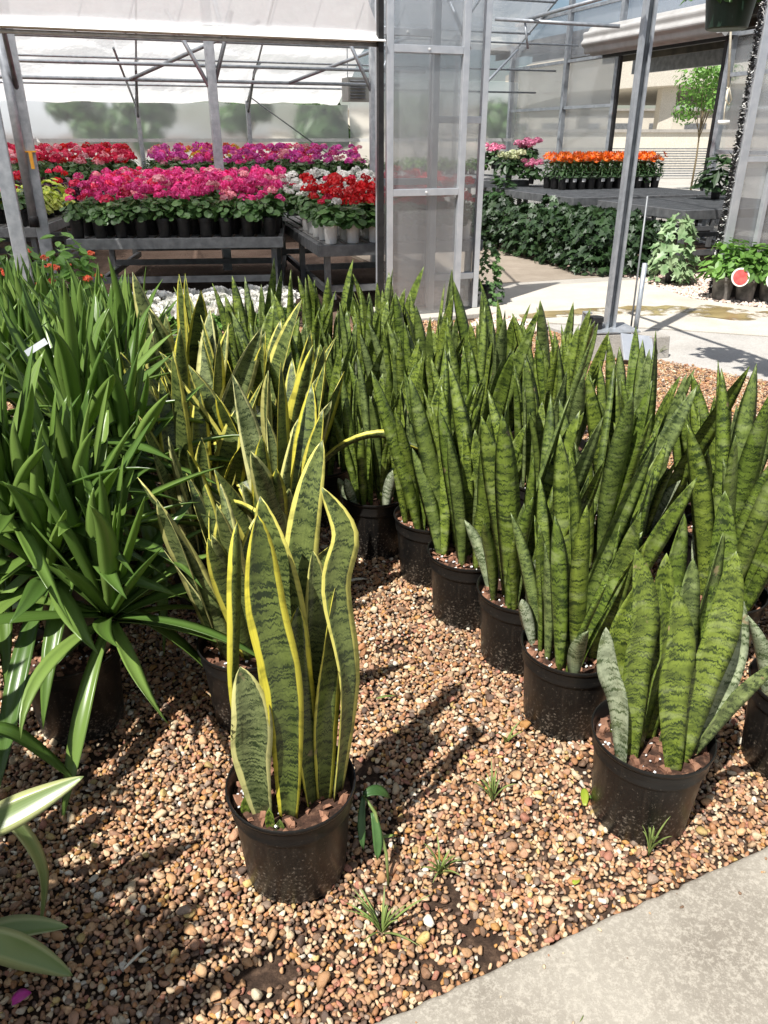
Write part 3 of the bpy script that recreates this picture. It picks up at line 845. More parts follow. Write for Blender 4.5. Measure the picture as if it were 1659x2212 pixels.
# unit heater hanging at the right end of the curtain
hx = thing('unit_heater', 'grey louvred unit heater hanging beside the white curtain end', 'heater', hp(2.12, 7.0, 2.02), R(20))
M['heater'] = noisy('heater_grey', (0.30, 0.31, 0.28), (0.38, 0.39, 0.36), 6, 0.5)
MB().box((0, 0, 0.17), (0.50, 0.34, 0.34)).build('case', M['heater'], hx, bevel=0.008)
for k in range(6):
    MB().box((-0.09, -0.185, 0.05 + 0.048 * k), (0.26, 0.04, 0.008), Matrix.Rotation(R(35), 3, 'X')).build('louvre', M['galv_dark'], hx)
for sx in (-0.2, 0.2):
    MB().tube([(sx, 0, 0.34), (sx, 0, 0.75)], 0.008, 6).build('hanger_rod', M['galv'], hx)

# ------------------------------------------------------------------ partition leaves in the front line
def door_leaf(label, a0, a1, b, z1, rails, name='partition_panel'):
    t = thing(name, label, 'panel', hp(a0, b, 0), R(20))
    w = a1 - a0
    MB().box((0.028, 0, z1 / 2 + 0.03), (0.056, 0.045, z1)).build('stile', M['alu'], t, bevel=0.004)
    MB().box((w - 0.028, 0, z1 / 2 + 0.03), (0.056, 0.045, z1)).build('stile', M['alu'], t, bevel=0.004)
    for z in rails:
        rl = MB().box((w / 2, -0.004, z), (w - 0.114, 0.036, 0.055)).build('rail', M['alu'], t, bevel=0.003)
        for sx in (0.5,):
            MB().lathe([(0.0, 0.0), (0.010, 0.0), (0.010, 0.006), (0.0, 0.008)], 8).build('bolt', M['white_paint'], rl, mtx=Matrix.Translation((w * sx, -0.023, z)) @ Matrix.Rotation(R(90), 4, 'X'))
    MB().box((w / 2, 0.024, z1 / 2 + 0.03), (w - 0.02, 0.008, z1)).build('sheet', M['polycarb'], t)
    return t
pa = door_leaf('tall translucent plastic panel in bright metal frame with two cross rails, standing in the gutter line', 0.02, 0.74, 0.0, 2.95, (2.13, 1.07))
door_leaf('narrower translucent panel just right of and behind the tall framed plastic panel', 0.48, 0.99, 0.13, 2.95, (1.63, 0.33))
door_leaf('hindmost translucent panel showing faintly through the tall framed plastic panel', 0.05, 0.60, 0.34, 2.95, (2.28, 1.14))
MB().box((-0.052, 0, 1.5), (0.045, 0.05, 3.0)).build('rubber_edge', M['black'], pa)

cu = thing('panel_sill', 'pale concrete sill under the translucent panels', 'sill', hp(-0.1, 0.17, 0), R(20))
MB().box((0.58, 0, 0.0), (1.22, 0.62, 0.055)).build('sill', M['slab'], cu, bevel=0.008)
# right front wall with brush strip
fw = thing('front_wall', 'translucent corrugated plastic wall with bright metal stiles at right edge behind red fan tags', 'wall', hp(3.70, 0.0, 0), R(20))
MB().box((0.05, 0, 1.5), (0.10, 0.06, 3.0)).build('stile', M['alu'], fw, bevel=0.005)
for x in (0.44, 1.1, 1.9, 2.8):
    MB().box((x, 0, 1.5), (0.05, 0.05, 3.0)).build('stile', M['alu'], fw, bevel=0.004)
for k, x0 in enumerate((0.10, 0.465, 1.125, 1.925)):
    x1 = (0.415, 1.075, 1.875, 2.775)[k]
    for z in (1.30, 2.55):
        MB().box(((x0 + x1) / 2, 0, z), (x1 - x0 - 0.004, 0.04, 0.045)).build('rail', M['alu'], fw)
MB().box((1.45, 0.030, 1.5), (2.8, 0.008, 2.98)).build('sheet', M['polycarb'], fw)
rb = random.Random(4); mb = MB(); mw = MB()
for k in range(1300):
    z = 0.02 + 2.9 * k / 1300
    (mb if rb.random() < 0.84 else mw).box((-0.035 + rb.uniform(-0.02, 0.012), rb.uniform(-0.02, 0.02), z), (rb.uniform(0.015, 0.045), 0.012, 0.006), Matrix.Rotation(rb.uniform(-0.9, 0.9), 3, 'Y'))
mb.build('brush_strip', M['black'], fw)['kind'] = 'stuff'
mw.build('peeling_tape', M['white_paint'], fw)['kind'] = 'stuff'

# ------------------------------------------------------------------ gable wall on the right with doorway
GA = 6.6
gw = thing('gable_wall', 'glazed end wall of pale plastic panes with grey posts and rails, right of the framed panel', 'wall', hp(GA, 0, 0), R(20))
M['clear'] = sheet_mat('clear_film', (0.80, 0.85, 0.92), 0.80, 0.6, None)
for b, h in ((10.15, 3.2), (8.0, 4.1), (6.35, 4.6), (3.65, 4.6), (1.8, 4.0), (0.08, 3.0)):
    MB().box((0, b, h / 2), (0.09, 0.09, h)).build('post', M['galv'], gw, bevel=0.005)
def wrail(b0, b1, z, s=0.05): MB().box((0, (b0 + b1) / 2, z), (s, b1 - b0, s)).build('rail', M['galv'], gw)
for b0, b1 in ((8.045, 10.105), (6.395, 7.955)):
    for z in (0.06, 2.0, 2.78, 3.58): wrail(b0, b1, z)
wrail(3.695, 6.305, 2.80); wrail(3.695, 6.305, 3.58)
for b0, b1 in ((1.845, 3.605), (0.125, 1.755)):
    for z in (0.06, 1.3, 2.3, 2.8): wrail(b0, b1, z)
for b0, b1 in ((8.05, 10.1), (6.4, 7.95), (1.85, 3.6), (0.13, 1.75)):
    MB().box((0.045, (b0 + b1) / 2, 1.4), (0.008, b1 - b0, 2.74)).build('pane', M['polycarb'], gw)
for b0, b1 in ((8.05, 10.1), (6.4, 7.95), (3.7, 6.3)):
    MB().box((0.045, (b0 + b1) / 2, 3.2), (0.006, b1 - b0, 0.74)).build('clear_pane', M['clear'], gw)
MB().box((-0.02, 6.265, 1.37), (0.05, 0.06, 2.74)).build('door_seal', M['black'], gw)
MB().box((-0.02, 3.735, 1.37), (0.05, 0.06, 2.74)).build('door_seal', M['black'], gw)

sh = thing('roll_up_shutter', 'ribbed cream roll-up door coiled above the opening in the end wall', 'shutter', hp(GA - 0.28, 5.05, 2.98), R(20))
prof = []
for k in range(72):
    an = 2 * PI * k / 72; r_ = 0.20 + 0.020 * math.sin(an * 8)
    prof.append((r_ * math.cos(an), r_ * math.sin(an)))
mb = MB(); n = len(prof)
mb.add([(x, -1.5, z) for x, z in prof] + [(x, 1.75, z) for x, z in prof], [tuple(range(n)), tuple(range(n, 2 * n))[::-1]] + [(i, i + n, (i + 1) % n + n, (i + 1) % n) for i in range(n)])
M['shutter'] = noisy('shutter_cream', (0.44, 0.43, 0.41), (0.56, 0.55, 0.53), 4, 0.45)
mb.build('coil', M['shutter'], sh)
MB().box((0.20, 0.1, -0.22), (0.05, 3.1, 0.05)).build('bottom_bar', M['black'], sh)
MB().lathe([(0.0, 0), (0.07, 0), (0.07, 0.05), (0, 0.05)], 16).build('axle', M['black'], sh, mtx=Matrix.Translation((0, 1.75, 0)) @ Matrix.Rotation(R(-90), 4, 'X'))
for b, z in ((6.45, 2.98), (3.56, 2.98)):
    MB().box((0.20, b - 5.05, z - 2.98), (0.20, 0.02, 0.40)).build('bracket', M['galv'], sh)

# canopy outside the doorway, bridge and yard beyond
cn = thing('canopy', 'dark underside of a canopy roof seen through the open doorway', 'canopy', hp(GA + 0.4, 4.0, 0), R(20))
MB().box((2.2, 2.25, 3.30), (4.2, 12.5, 0.10)).build('roof', M['roofdark'], cn)
for k in range(4):
    MB().box((0.4 + k * 1.0, 2.25, 3.19), (0.07, 12.4, 0.12)).build('joist', M['roofdark'], cn)
MB().box((4.36, 2.25, 3.13), (0.12, 12.5, 0.38)).build('beam', M['galv_dark'], cn)
for b in (-2.8, 8.2): MB().box((4.36, b, 1.45), (0.14, 0.14, 2.92)).build('post', M['galv_dark'], cn)

br = thing('road_bridge', 'cream concrete road bridge with brown underside far beyond the doorway', 'bridge', (16, 50, 0), 0)
mb = MB(); nn = 30
for i in range(nn + 1):
    x = -5.5 + 40 * i / nn; zb = 4.25 - 0.035 * max(0.0, 3 - x) ** 1.25
    zb = max(zb, 3.0)
    for y, z in ((0, 6.2), (0, zb), (1.5, zb - 0.08), (26, zb - 0.25), (27, zb + 0.2), (27, 6.2)):
        mb.v.append((x, y + 0.15 * x, z))
for i in range(nn):
    for k in range(6):
        a = i * 6 + k; b = i * 6 + (k + 1) % 6
        mb.f.append((a, a + 6, b + 6, b))
mb.f.append((5, 4, 3, 2, 1, 0)); mb.f.append(tuple(nn * 6 + k for k in range(6)))
mb.build('deck', M['over'], br)
for x in (0.6, 14):
    for y in (1.2, 22):
        MB().box((x, y + 0.15 * x, 2.0), (0.9, 0.9, 4.4)).build('column', M['over'], br, bevel=0.06)
yw = thing('yard_wall', 'low sunlit cream wall below the road bridge', 'wall', (16, 44, 0), R(2))
MB().box((0, 0, 0.85), (44, 0.4, 1.7)).build('wall', M['over'], yw)
MB().box((0, 0, 1.77), (44.2, 0.6, 0.14)).build('coping', M['block'], yw)
wb = thing('warehouse', 'long pale building far beyond the bridge columns', 'building', (30, 92, 0), R(3))
MB().box((0, 0, 1.9), (70, 12, 3.8)).build('wall', M['over'], wb)
MB().box((0, 0, 3.9), (71, 12.6, 0.2)).build('roof', M['block'], wb)
for k in range(16):
    MB().box((-28 + 3.6 * k, -6.03, 2.3), (2.2, 0.08, 0.8)).build('window', M['galv_dark'], wb)
hd = thing('mesh_fence', 'dark wire fence and hedge line in front of the cream wall', 'fence', (13, 34, 0), R(2))
for k in range(9):
    MB().box((-12 + 3 * k, 0, 0.6), (0.09, 0.09, 1.2)).build('post', M['galv_dark'], hd)
for k in range(12):
    MB().box((0, 0, 0.08 + 0.09 * k), (24, 0.02, 0.045)).build('wire', M['galv_dark'], hd)

# ------------------------------------------------------------------ leaf shapes
def bez(pts, t):
    q = [Vector(p) for p in pts]
    while len(q) > 1: q = [q[i].lerp(q[i + 1], t) for i in range(len(q) - 1)]
    return q[0]
def cat(pts, t):
    """Catmull-Rom through all points"""
    n = len(pts) - 1; x = min(t * n, n - 1e-6); i = int(x); f = x - i
    p0 = pts[max(0, i - 1)]; p1 = pts[i]; p2 = pts[i + 1]; p3 = pts[min(n, i + 2)]
    return 0.5 * ((2 * p1) + (p2 - p0) * f + (2 * p0 - 5 * p1 + 4 * p2 - p3) * f * f + (3 * p1 - p0 - 3 * p2 + p3) * f ** 3)
def w_sans(t):
    if t < 0.5: return 0.46 + 0.54 * math.sin(t / 0.5 * PI / 2)
    x = (t - 0.5) / 0.5
    return max(0.012, (1 - x ** 2.7) ** 0.95)
def w_strap(t):
    if t < 0.12: return 0.75 - 0.15 * t / 0.12
    if t < 0.5: return 0.6 + 0.4 * math.sin((t - 0.12) / 0.38 * PI / 2)
    x = (t - 0.5) / 0.5
    return max(0.015, (1 - x ** 1.7))
def blade(pts, W, wfn, face, tw=(0.0, 0.0), cup=0.25, thick=0.004, nseg=14, wave=0.0, seed=0, curve=bez):
    mb = MB(); mb.uv = []
    pts = [Vector(p) for p in pts]
    S_ = [curve(pts, i / nseg) for i in range(nseg + 1)]
    d = 0.0; F = Vector(face)
    us = (0.0, 0.25, 0.5, 0.75, 1.0)
    for i, p in enumerate(S_):
        t = i / nseg
        T = (S_[min(nseg, i + 1)] - S_[max(0, i - 1)]).normalized()
        if i: d += (p - S_[i - 1]).length
        S = T.cross(F)
        if S.length < 1e-4: S = Vector((1, 0, 0))
        S.normalize(); Nn = S.cross(T).normalized()
        an = tw[0] + (tw[1] - tw[0]) * t
        if wave: an += wave * math.sin(t * 7.0 + seed)
        S, Nn = S * math.cos(an) + Nn * math.sin(an), Nn * math.cos(an) - S * math.sin(an)
        w = W * wfn(t)
        th = thick * (0.25 + 0.75 * min(1.0, wfn(t) * 1.3)) * (1.4 - 0.7 * t)
        for u in us:
            x = (u - 0.5) * w; y = cup * w * (2 * (u - 0.5)) ** 2
            if wave: y += wave * 0.05 * w * math.sin(t * 23 + seed + u * 3.0) * abs(2 * u - 1)
            mb.v.append(tuple(p + S * x + Nn * y)); mb.uv.append((u, d))
        for u in us[3:0:-1]:
            x = (u - 0.5) * w; y = cup * w * (2 * (u - 0.5)) ** 2 - th * (1 - (2 * (u - 0.5)) ** 2 * 0.6)
            mb.v.append(tuple(p + S * x + Nn * y)); mb.uv.append((u, d))
    for i in range(nseg):
        for k in range(8):
            a = i * 8 + k; b = i * 8 + (k + 1) % 8
            mb.f.append((a, b, b + 8, a + 8))
    mb.f.append(tuple(range(8))[::-1])
    mb.f.append(tuple(nseg * 8 + k for k in range(8)))
    return mb

# ------------------------------------------------------------------ black nursery pot, soil
RIM, POT_H, SOIL_Z = 0.140, 0.25, 0.212
PROF = [(0.0, 0.004), (0.104, 0.004), (0.110, 0.0), (0.113, 0.006), (0.126, 0.190), (0.1275, 0.196), (0.1320, 0.199), (0.1330, 0.206), (0.1320, 0.211),
        (0.1335, 0.222), (0.1345, 0.238), (0.1385, 0.2405), (0.1405, 0.246), (0.1395, 0.2505), (0.1365, 0.2510), (0.1340, 0.247), (0.1315, 0.225), (0.128, 0.195)]
def pot_mesh(prof, n=40, ribs=False):
    mb = MB(); mb.lathe(prof, n)
    me = mb.mesh('pot', M['pot'])
    if ribs:
        for v in me.vertices:
            r_ = math.hypot(v.co.x, v.co.y)
            if 0.01 < v.co.z < 0.18 and r_ > 0.1:
                k = 1 + 0.006 * math.cos(math.atan2(v.co.y, v.co.x) * 20); v.co.x *= k; v.co.y *= k
    smooth_by_angle(me, R(40))
    return me
POT_A = pot_mesh(PROF); POT_B = pot_mesh(PROF, 80, True)
def soil_mesh(seed, chips=90):
    rg = random.Random(seed); mb = MB()
    n, m_ = 28, 6
    mb.v.append((0, 0, 0.004))
    for j in range(1, m_ + 1):
        for k in range(n):
            an = 2 * PI * k / n; r_ = 0.1305 * j / m_
            mb.v.append((r_ * math.cos(an), r_ * math.sin(an), 0.010 * noise.noise(Vector((math.cos(an) * j * 1.3, math.sin(an) * j * 1.3, seed))) - 0.004 * (j == m_)))
    for k in range(n): mb.f.append((0, 1 + k, 1 + (k + 1) % n))
    for j in range(m_ - 1):
        for k in range(n):
            a = 1 + j * n + k; b = 1 + j * n + (k + 1) % n
            mb.f.append((a, a + n, b + n, b))
    soil = mb.mesh('soil', M['soil'], True)
    mc = MB(); mp = MB()
    for i in range(chips):
        r_ = 0.122 * math.sqrt(rg.random()); an = rg.random() * 6.283
        s = rg.uniform(0.006, 0.015)
        rot = Euler((rg.gauss(0, .5), rg.gauss(0, .5), rg.random() * 6.28)).to_matrix()
        vs = []
        for q in ((-1, -.6, -.3), (.9, -.7, -.3), (1, .6, -.25), (-.8, .7, -.3), (-.7, -.5, .3), (.7, -.4, .35), (.6, .5, .3), (-.6, .4, .25)):
            vs.append(rot @ (Vector(q) * s * rg.uniform(.75, 1.2)) + Vector((r_ * math.cos(an), r_ * math.sin(an), 0.006)))
        mc.add(vs, [(3, 2, 1, 0), (4, 5, 6, 7), (0, 1, 5, 4), (1, 2, 6, 5), (2, 3, 7, 6), (3, 0, 4, 7)])
    for i in range(40):
        r_ = 0.124 * math.sqrt(rg.random()); an = rg.random() * 6.283; s = rg.uniform(0.0015, 0.0032)
        mp.box((r_ * math.cos(an), r_ * math.sin(an), 0.008), (s * 2, s * 1.6, s * 1.5), Euler((rg.random(), rg.random(), rg.random())).to_matrix())
    return soil, mc.mesh('bark_chips', M['bark']), mp.mesh('perlite', M['perlite'])
SOILS = [soil_mesh(s) for s in (1, 2, 3)]
def potted(name, label, cat_, x, y, rz=0.0, group=None, detail=True, ribs=False, scale=1.0):
    t = thing(name, label, cat_, (x, y, 0.006), rz, group)
    t.scale = (scale,) * 3
    link('pot', POT_B if ribs else POT_A, t)
    s, c, p = SOILS[int(abs(x * 100)) % 3]
    so = link('soil', s, t, Matrix.Translation((0, 0, SOIL_Z)))
    if detail:
        for nm, me in (('bark_chips', c), ('perlite', p)):
            o = link(nm, me, so); o['kind'] = 'stuff'
    return t

# ------------------------------------------------------------------ banded and yellow-edged snake plants
rs = random.Random(21)
def sans_variant(mat, L, W, lean, side, tw, cup):
    """one leaf shape, made four times with its flat side turned 0, 45, 90, 135 degrees from the lean"""
    pts = [(0, 0, 0), (lean * 0.05 * L, 0, 0.34 * L), (lean * 0.55 * L, side * 0.5 * L, 0.70 * L), (lean * L, side * L, L)]
    wv, ph = rs.uniform(0.02, 0.10), rs.random() * 6
    res = []
    for k in range(4):
        an = k * PI / 4
        b = blade(pts, W, w_sans, (-math.cos(an), -math.sin(an), 0.05), tw, cup, 0.006, 16, wv, ph)
        res.append(b.mesh('leaf', M[mat], True))
    return res
GREEN = [sans_variant('leaf_green', rs.uniform(0.38, 0.64), rs.uniform(0.046, 0.070), rs.uniform(-0.02, 0.22), rs.uniform(-0.07, 0.07),
                      (rs.uniform(-0.3, 0.3), rs.uniform(-0.6, 0.6)), rs.uniform(0.10, 0.28)) for _ in range(22)]
SHORT = [sans_variant('leaf_pale', rs.uniform(0.15, 0.30), rs.uniform(0.040, 0.056), rs.uniform(0.05, 0.35), rs.uniform(-0.1, 0.1),
                      (rs.uniform(-0.3, 0.3), rs.uniform(-0.5, 0.5)), rs.uniform(0.2, 0.35)) for _ in range(6)]
YEL = [sans_variant('leaf_yellow', rs.uniform(0.44, 0.68), rs.uniform(0.064, 0.090), rs.uniform(0.0, 0.30), rs.uniform(-0.12, 0.12),
                    (rs.uniform(-0.4, 0.4), rs.uniform(-0.9, 0.9)), rs.uniform(0.10, 0.28)) for _ in range(20)]
def arch_variant(mat, L, W, out, top):
    pts = [(0, 0, 0), (0.10 * L, 0, 0.5 * L), (out * 0.55 * L, 0.05, top * L), (out * L, 0.08, top * L * 0.55)]
    return blade(pts, W, w_sans, (-1, 0, 0.2), (0, 0.5), 0.2, 0.005, 18).mesh('leaf', M[mat], True)
YARCH = [arch_variant('leaf_yellow', rs.uniform(0.5, 0.66), 0.056, rs.uniform(0.7, 1.0), rs.uniform(0.75, 1.0)) for _ in range(6)]
def add_leaf(t, me, r_, an, face, sc, tilt=0.0, z=SOIL_Z - 0.012):
    if isinstance(me, list):                                  # most blades stand with the flat side to the south, as in the bed
        rel = (-PI / 2 - face + math.pi + rs.gauss(0, 0.75)) % PI
        me = me[int(round(rel / (PI / 4))) % 4]
    m_ = Matrix.Translation((r_ * math.cos(an), r_ * math.sin(an), z)) @ Matrix.Rotation(face, 4, 'Z') @ Matrix.Rotation(tilt, 4, 'Y') @ Matrix.Diagonal((sc, sc, sc, 1))
    return link('leaf', me, t, m_)
ORD = ['nearest', 'second', 'third', 'fourth', 'fifth', 'sixth', 'seventh', 'eighth', 'ninth', 'tenth', 'eleventh', 'twelfth']
def green_plant(x, y, label, n, sc, seed, spread=0.085, detail=True, tilt=6, pale=0):
    rg = random.Random(seed)
    t = potted('potted_snake_plant', label, 'plant', x, y, 0, 'green banded snake plants in black pots', detail, rg.random() < 0.3)
    for i in range(n):
        r_ = spread * math.sqrt(rg.random()); an = rg.random() * 6.283
        face = an + rg.gauss(0, 0.7)
        add_leaf(t, rg.choice(GREEN), r_, an, face, sc * rg.uniform(0.78, 1.15), R(tilt) * (r_ / spread) * rg.uniform(0.2, 1.6))
    for i in range(rg.randint(2, 4)):
        an = rg.random() * 6.283
        add_leaf(t, rg.choice(SHORT), spread * 1.05, an, an + rg.gauss(0, .4), rg.uniform(0.8, 1.15), R(rg.uniform(2, 14)))
    return t
row0 = [(0.626, 1.385, 0.800), (0.515, 1.735, 0.920), (0.425, 2.025, 0.980), (0.285, 2.265, 0.980), (0.175, 2.535, 1.020), (-0.035, 2.74, 0.936), (-0.27, 3.02, 0.945), (-0.50, 3.32, 0.972), (-0.72, 3.62, 0.990)]
row1 = [(1.075, 1.56, 0.850), (1.03, 2.02, 1.100), (0.88, 2.50, 1.000), (0.645, 2.86, 0.918), (0.38, 3.08, 0.936), (0.11, 3.33, 0.936), (-0.17, 3.60, 0.972), (-0.45, 3.88, 0.990), (-0.72, 4.16, 1.008)]
row2 = [(1.02, 2.98, 0.855), (0.78, 3.26, 0.900), (0.50, 3.50, 0.918), (0.22, 3.76, 0.936), (-0.06, 4.02, 0.972), (-0.34, 4.28, 0.990)]
row3 = [(0.86, 3.72, 0.882), (0.58, 3.98, 0.900), (0.28, 4.24, 0.936), (0.0, 4.48, 0.954)]
sd = 300
for ri, (row, desc) in enumerate(((row0, 'in the left diagonal row beside the open gravel'), (row1, 'in the second diagonal row from the open gravel'),
                                  (row2, 'in the third diagonal row from the open gravel'), (row3, 'in the rearmost diagonal row of the green cluster'))):
    for k, (x, y, s_) in enumerate(row):
        sd += 1
        if ri == 0 and k == 0: continue
        green_plant(x, y, '%s green banded snake plant %s' % (ORD[k], desc), 22 if y < 2.6 else 21, s_, sd, 0.1, y < 2.9)
green_plant(1.20, 2.42, 'green banded snake plant at the right end, behind the tall pale one', 17, 0.92, 397, 0.095)
green_plant(1.45, 2.10, 'green banded snake plant cut by the right frame edge, middle distance', 17, 0.95, 398, 0.095)
green_plant(1.22, 2.72, 'green banded snake plant at the far right corner of the cluster', 16, 0.85, 396, 0.095)
green_plant(0.70, 2.27, 'green banded snake plant squeezed between the left and second diagonal rows', 13, 1.0, 399)

# explicit leaves: control points given as (frame x, frame y, distance) and turned into points in space
def to_local(t, p): return p - Vector(t.location)
def hero_leaf(t, cps, W, mat, face=(0, -1, 0.15), tw=(0, 0), cup=0.22, wave=0.05, seed=0, base=None, wfn=w_sans, thick=0.006, nseg=20):
    pts = [to_local(t, aty(*c)) for c in cps]
    if base is not None: pts[0] = Vector((base[0], base[1], SOIL_Z - 0.015))
    me = blade(pts, W, wfn, face, tw, cup, thick, nseg, wave, seed, cat).mesh('leaf', M[mat], True)
    return link('leaf', me, t)

# nearest yellow-edged plant
A = potted('potted_snake_plant', 'yellow-edged snake plant standing alone in the nearest black pot', 'plant', -0.200, 1.235, 0.4, 'yellow-edged snake plants in black pots')
A.rotation_euler = (0, 0, 0)
AL = [  # base offset, control points, width, facing, twist
    ((-0.052, -0.055), [(570, 1740, 1.19), (548, 1640, 1.16), (542, 1540, 1.15), (519, 1440, 1.15)], 0.080, (-0.1, -1, .1), (0.15, -0.5)),
    ((-0.075, -0.02), [(545, 1700, 1.22), (512, 1500, 1.19), (514, 1300, 1.19), (512, 1128, 1.21)], 0.062, (-0.9, -0.6, .1), (0.3, 0.9)),
    ((0.00, -0.06), [(622, 1770, 1.18), (615, 1500, 1.16), (572, 1300, 1.17), (556, 1112, 1.19)], 0.076, (0.15, -1, .1), (0.25, -0.35)),
    ((0.030, 0.005), [(650, 1740, 1.24), (640, 1480, 1.24), (612, 1270, 1.25), (562, 1072, 1.27)], 0.086, (0.05, -1, .1), (0.1, 0.25)),
    ((0.045, -0.03), [(655, 1745, 1.21), (660, 1600, 1.20), (640, 1440, 1.20), (645, 1310, 1.21)], 0.058, (0.5, -1, .1), (-0.5, 0.5)),
    ((0.030, 0.040), [(660, 1700, 1.28), (668, 1500, 1.28), (685, 1330, 1.28), (676, 1190, 1.28)], 0.060, (0.2, -1, .1), (0.6, -0.4)),
    ((0.095, -0.010), [(733, 1710, 1.23), (750, 1480, 1.20), (722, 1270, 1.21), (745, 1150, 1.22), (695, 1052, 1.23)], 0.056, (0.5, -1, .1), (-0.5, 0.6)),
    ((0.070, -0.015), [(706, 1735, 1.22), (700, 1560, 1.21), (712, 1400, 1.21), (724, 1270, 1.21)], 0.058, (0.8, -0.8, .1), (0.5, -0.2)),
    ((0.010, 0.075), [(650, 1680, 1.31), (640, 1420, 1.32), (655, 1150, 1.36), (697, 950, 1.40)], 0.070, (0.1, -1, .1), (-0.3, 0.3)),
    ((-0.02, 0.05), [(600, 1690, 1.28), (590, 1500, 1.29), (575, 1330, 1.30), (585, 1200, 1.31)], 0.052, (0.4, -1, .1), (0.5, -0.2)),
]
for k, (bs, cps, W, fc, tw) in enumerate(AL):
    hero_leaf(A, cps, W, 'leaf_yellow', fc, tw, 0.20, 0.05, k * 1.7, bs)
for bx, by, hgt in ((-0.035, -0.088, 0.06), (-0.092, -0.05, 0.05), (-0.015, -0.092, 0.03)):
    me = blade([(0, 0, 0), (0.002, 0, hgt * .4), (0, 0.002, hgt)], 0.02, w_sans, (0, -1, 0), (0, 0), 0.4, 0.006, 6).mesh('shoot', M['leaf_green'], True)
    link('shoot', me, A, Matrix.Translation((bx, by, SOIL_Z - 0.01)))

# nearest green plant
FRp = potted('potted_snake_plant', 'nearest green banded snake plant in the left diagonal row, its black pot nearest the walkway', 'plant', 0.626, 1.385, 0, 'green banded snake plants in black pots')
FL_ = [
    ((-0.082, -0.060), [(1323, 1612, 1.34), (1337, 1520, 1.31), (1312, 1440, 1.31), (1309, 1355, 1.31)], 0.046, (-.4, -1, .1), (0.3, -.3), 'leaf_pale'),
    ((-0.060, -0.045), [(1362, 1608, 1.34), (1372, 1450, 1.33), (1390, 1320, 1.33), (1374, 1186, 1.34)], 0.062, (0, -1, .1), (0.2, -.3), 'leaf_green'),
    ((-0.035, -0.020), [(1385, 1590, 1.36), (1412, 1480, 1.35), (1440, 1400, 1.35), (1428, 1262, 1.36)], 0.050, (.7, -.8, .1), (-.2, 0.6), 'leaf_green'),
    ((0.000, 0.020), [(1420, 1590, 1.41), (1420, 1450, 1.40), (1428, 1330, 1.40), (1440, 1195, 1.40)], 0.058, (-.2, -1, .1), (-.2, .2), 'leaf_green'),
    ((0.028, -0.080), [(1455, 1640, 1.31), (1452, 1500, 1.31), (1466, 1390, 1.32), (1458, 1275, 1.33)], 0.066, (0, -1, .1), (.15, -.15), 'leaf_green'),
    ((0.030, 0.010), [(1462, 1590, 1.39), (1470, 1450, 1.38), (1480, 1330, 1.38), (1497, 1206, 1.39)], 0.058, (.3, -1, .1), (-.2, .3), 'leaf_green'),
    ((0.048, -0.055), [(1478, 1632, 1.33), (1512, 1480, 1.34), (1560, 1350, 1.35), (1590, 1190, 1.37)], 0.072, (-.1, -1, .1), (0, .15), 'leaf_green'),
    ((0.070, -0.020), [(1500, 1610, 1.36), (1512, 1520, 1.36), (1530, 1430, 1.36), (1533, 1322, 1.37)], 0.054, (.2, -1, .1), (.2, -.3), 'leaf_green'),
    ((0.095, -0.015), [(1530, 1600, 1.37), (1560, 1500, 1.38), (1592, 1400, 1.40), (1602, 1290, 1.41)], 0.046, (-.4, -1, .1), (.2, -.5), 'leaf_pale'),
    ((0.080, -0.035), [(1520, 1598, 1.34), (1560, 1545, 1.32), (1610, 1490, 1.30), (1690, 1425, 1.27)], 0.034, (.2, -.6, .9), (0, .3), 'leaf_green'),
    ((0.02, 0.07), [(1450, 1560, 1.45), (1495, 1400, 1.46), (1530, 1280, 1.46), (1562, 1150, 1.47)], 0.060, (.3, -1, .1), (.2, -.4), 'leaf_green'),
    ((0.06, 0.06), [(1490, 1560, 1.45), (1540, 1350, 1.46), (1560, 1220, 1.47), (1566, 1060, 1.48)], 0.062, (0, -1, .1), (-.2, .4), 'leaf_green'),
    ((-0.07, 0.04), [(1375, 1550, 1.42), (1350, 1430, 1.42), (1340, 1360, 1.42), (1400, 1230, 1.43)], 0.050, (-.3, -1, .1), (.2, -.3), 'leaf_green'),
    ((-0.02, 0.08), [(1400, 1540, 1.46), (1430, 1380, 1.47), (1450, 1250, 1.48), (1478, 1110, 1.49)], 0.058, (.1, -1, .1), (.2, -.2), 'leaf_green'),
]
for k, (bs, cps, W, fc, tw, mt) in enumerate(FL_):
    hero_leaf(FRp, cps, W, mt, fc, tw, 0.18, 0.05, k * 1.3, bs)

def yellow_plant(x, y, label, n, sc, seed, arch=0, tilt=9, detail=True):
    rg = random.Random(seed); n += 4
    t = potted('potted_snake_plant', label, 'plant', x, y, 0, 'yellow-edged snake plants in black pots', detail)
    for i in range(n):
        r_ = 0.085 * math.sqrt(rg.random()); an = rg.random() * 6.283
        add_leaf(t, rg.choice(YEL), r_, an, an + rg.gauss(0, 0.8), sc * rg.uniform(0.75, 1.12), R(tilt) * (r_ / .085) * rg.uniform(0.2, 1.7))
    for i in range(arch):
        an = rg.random() * 6.283
        add_leaf(t, rg.choice(YARCH), 0.07, an, an + rg.gauss(0, 0.4), sc * rg.uniform(0.85, 1.1), R(rg.uniform(0, 12)))
    return t
yellow_plant(-0.375, 1.755, 'yellow-edged snake plant in a half hidden black pot, second nearest', 10, 0.92, 501, 0)
yellow_plant(-0.34, 2.16, 'yellow-edged snake plant with arching leaves, third nearest of its kind', 12, 0.98, 502, 2, 12)
yellow_plant(-0.62, 2.36, 'yellow-edged snake plant leaning among the strappy green plants', 12, 1.02, 503, 2, 12)
yellow_plant(-0.40, 2.60, 'yellow-edged snake plant in the middle of its cluster beside green banded leaves', 13, 1.05, 504, 3, 14)
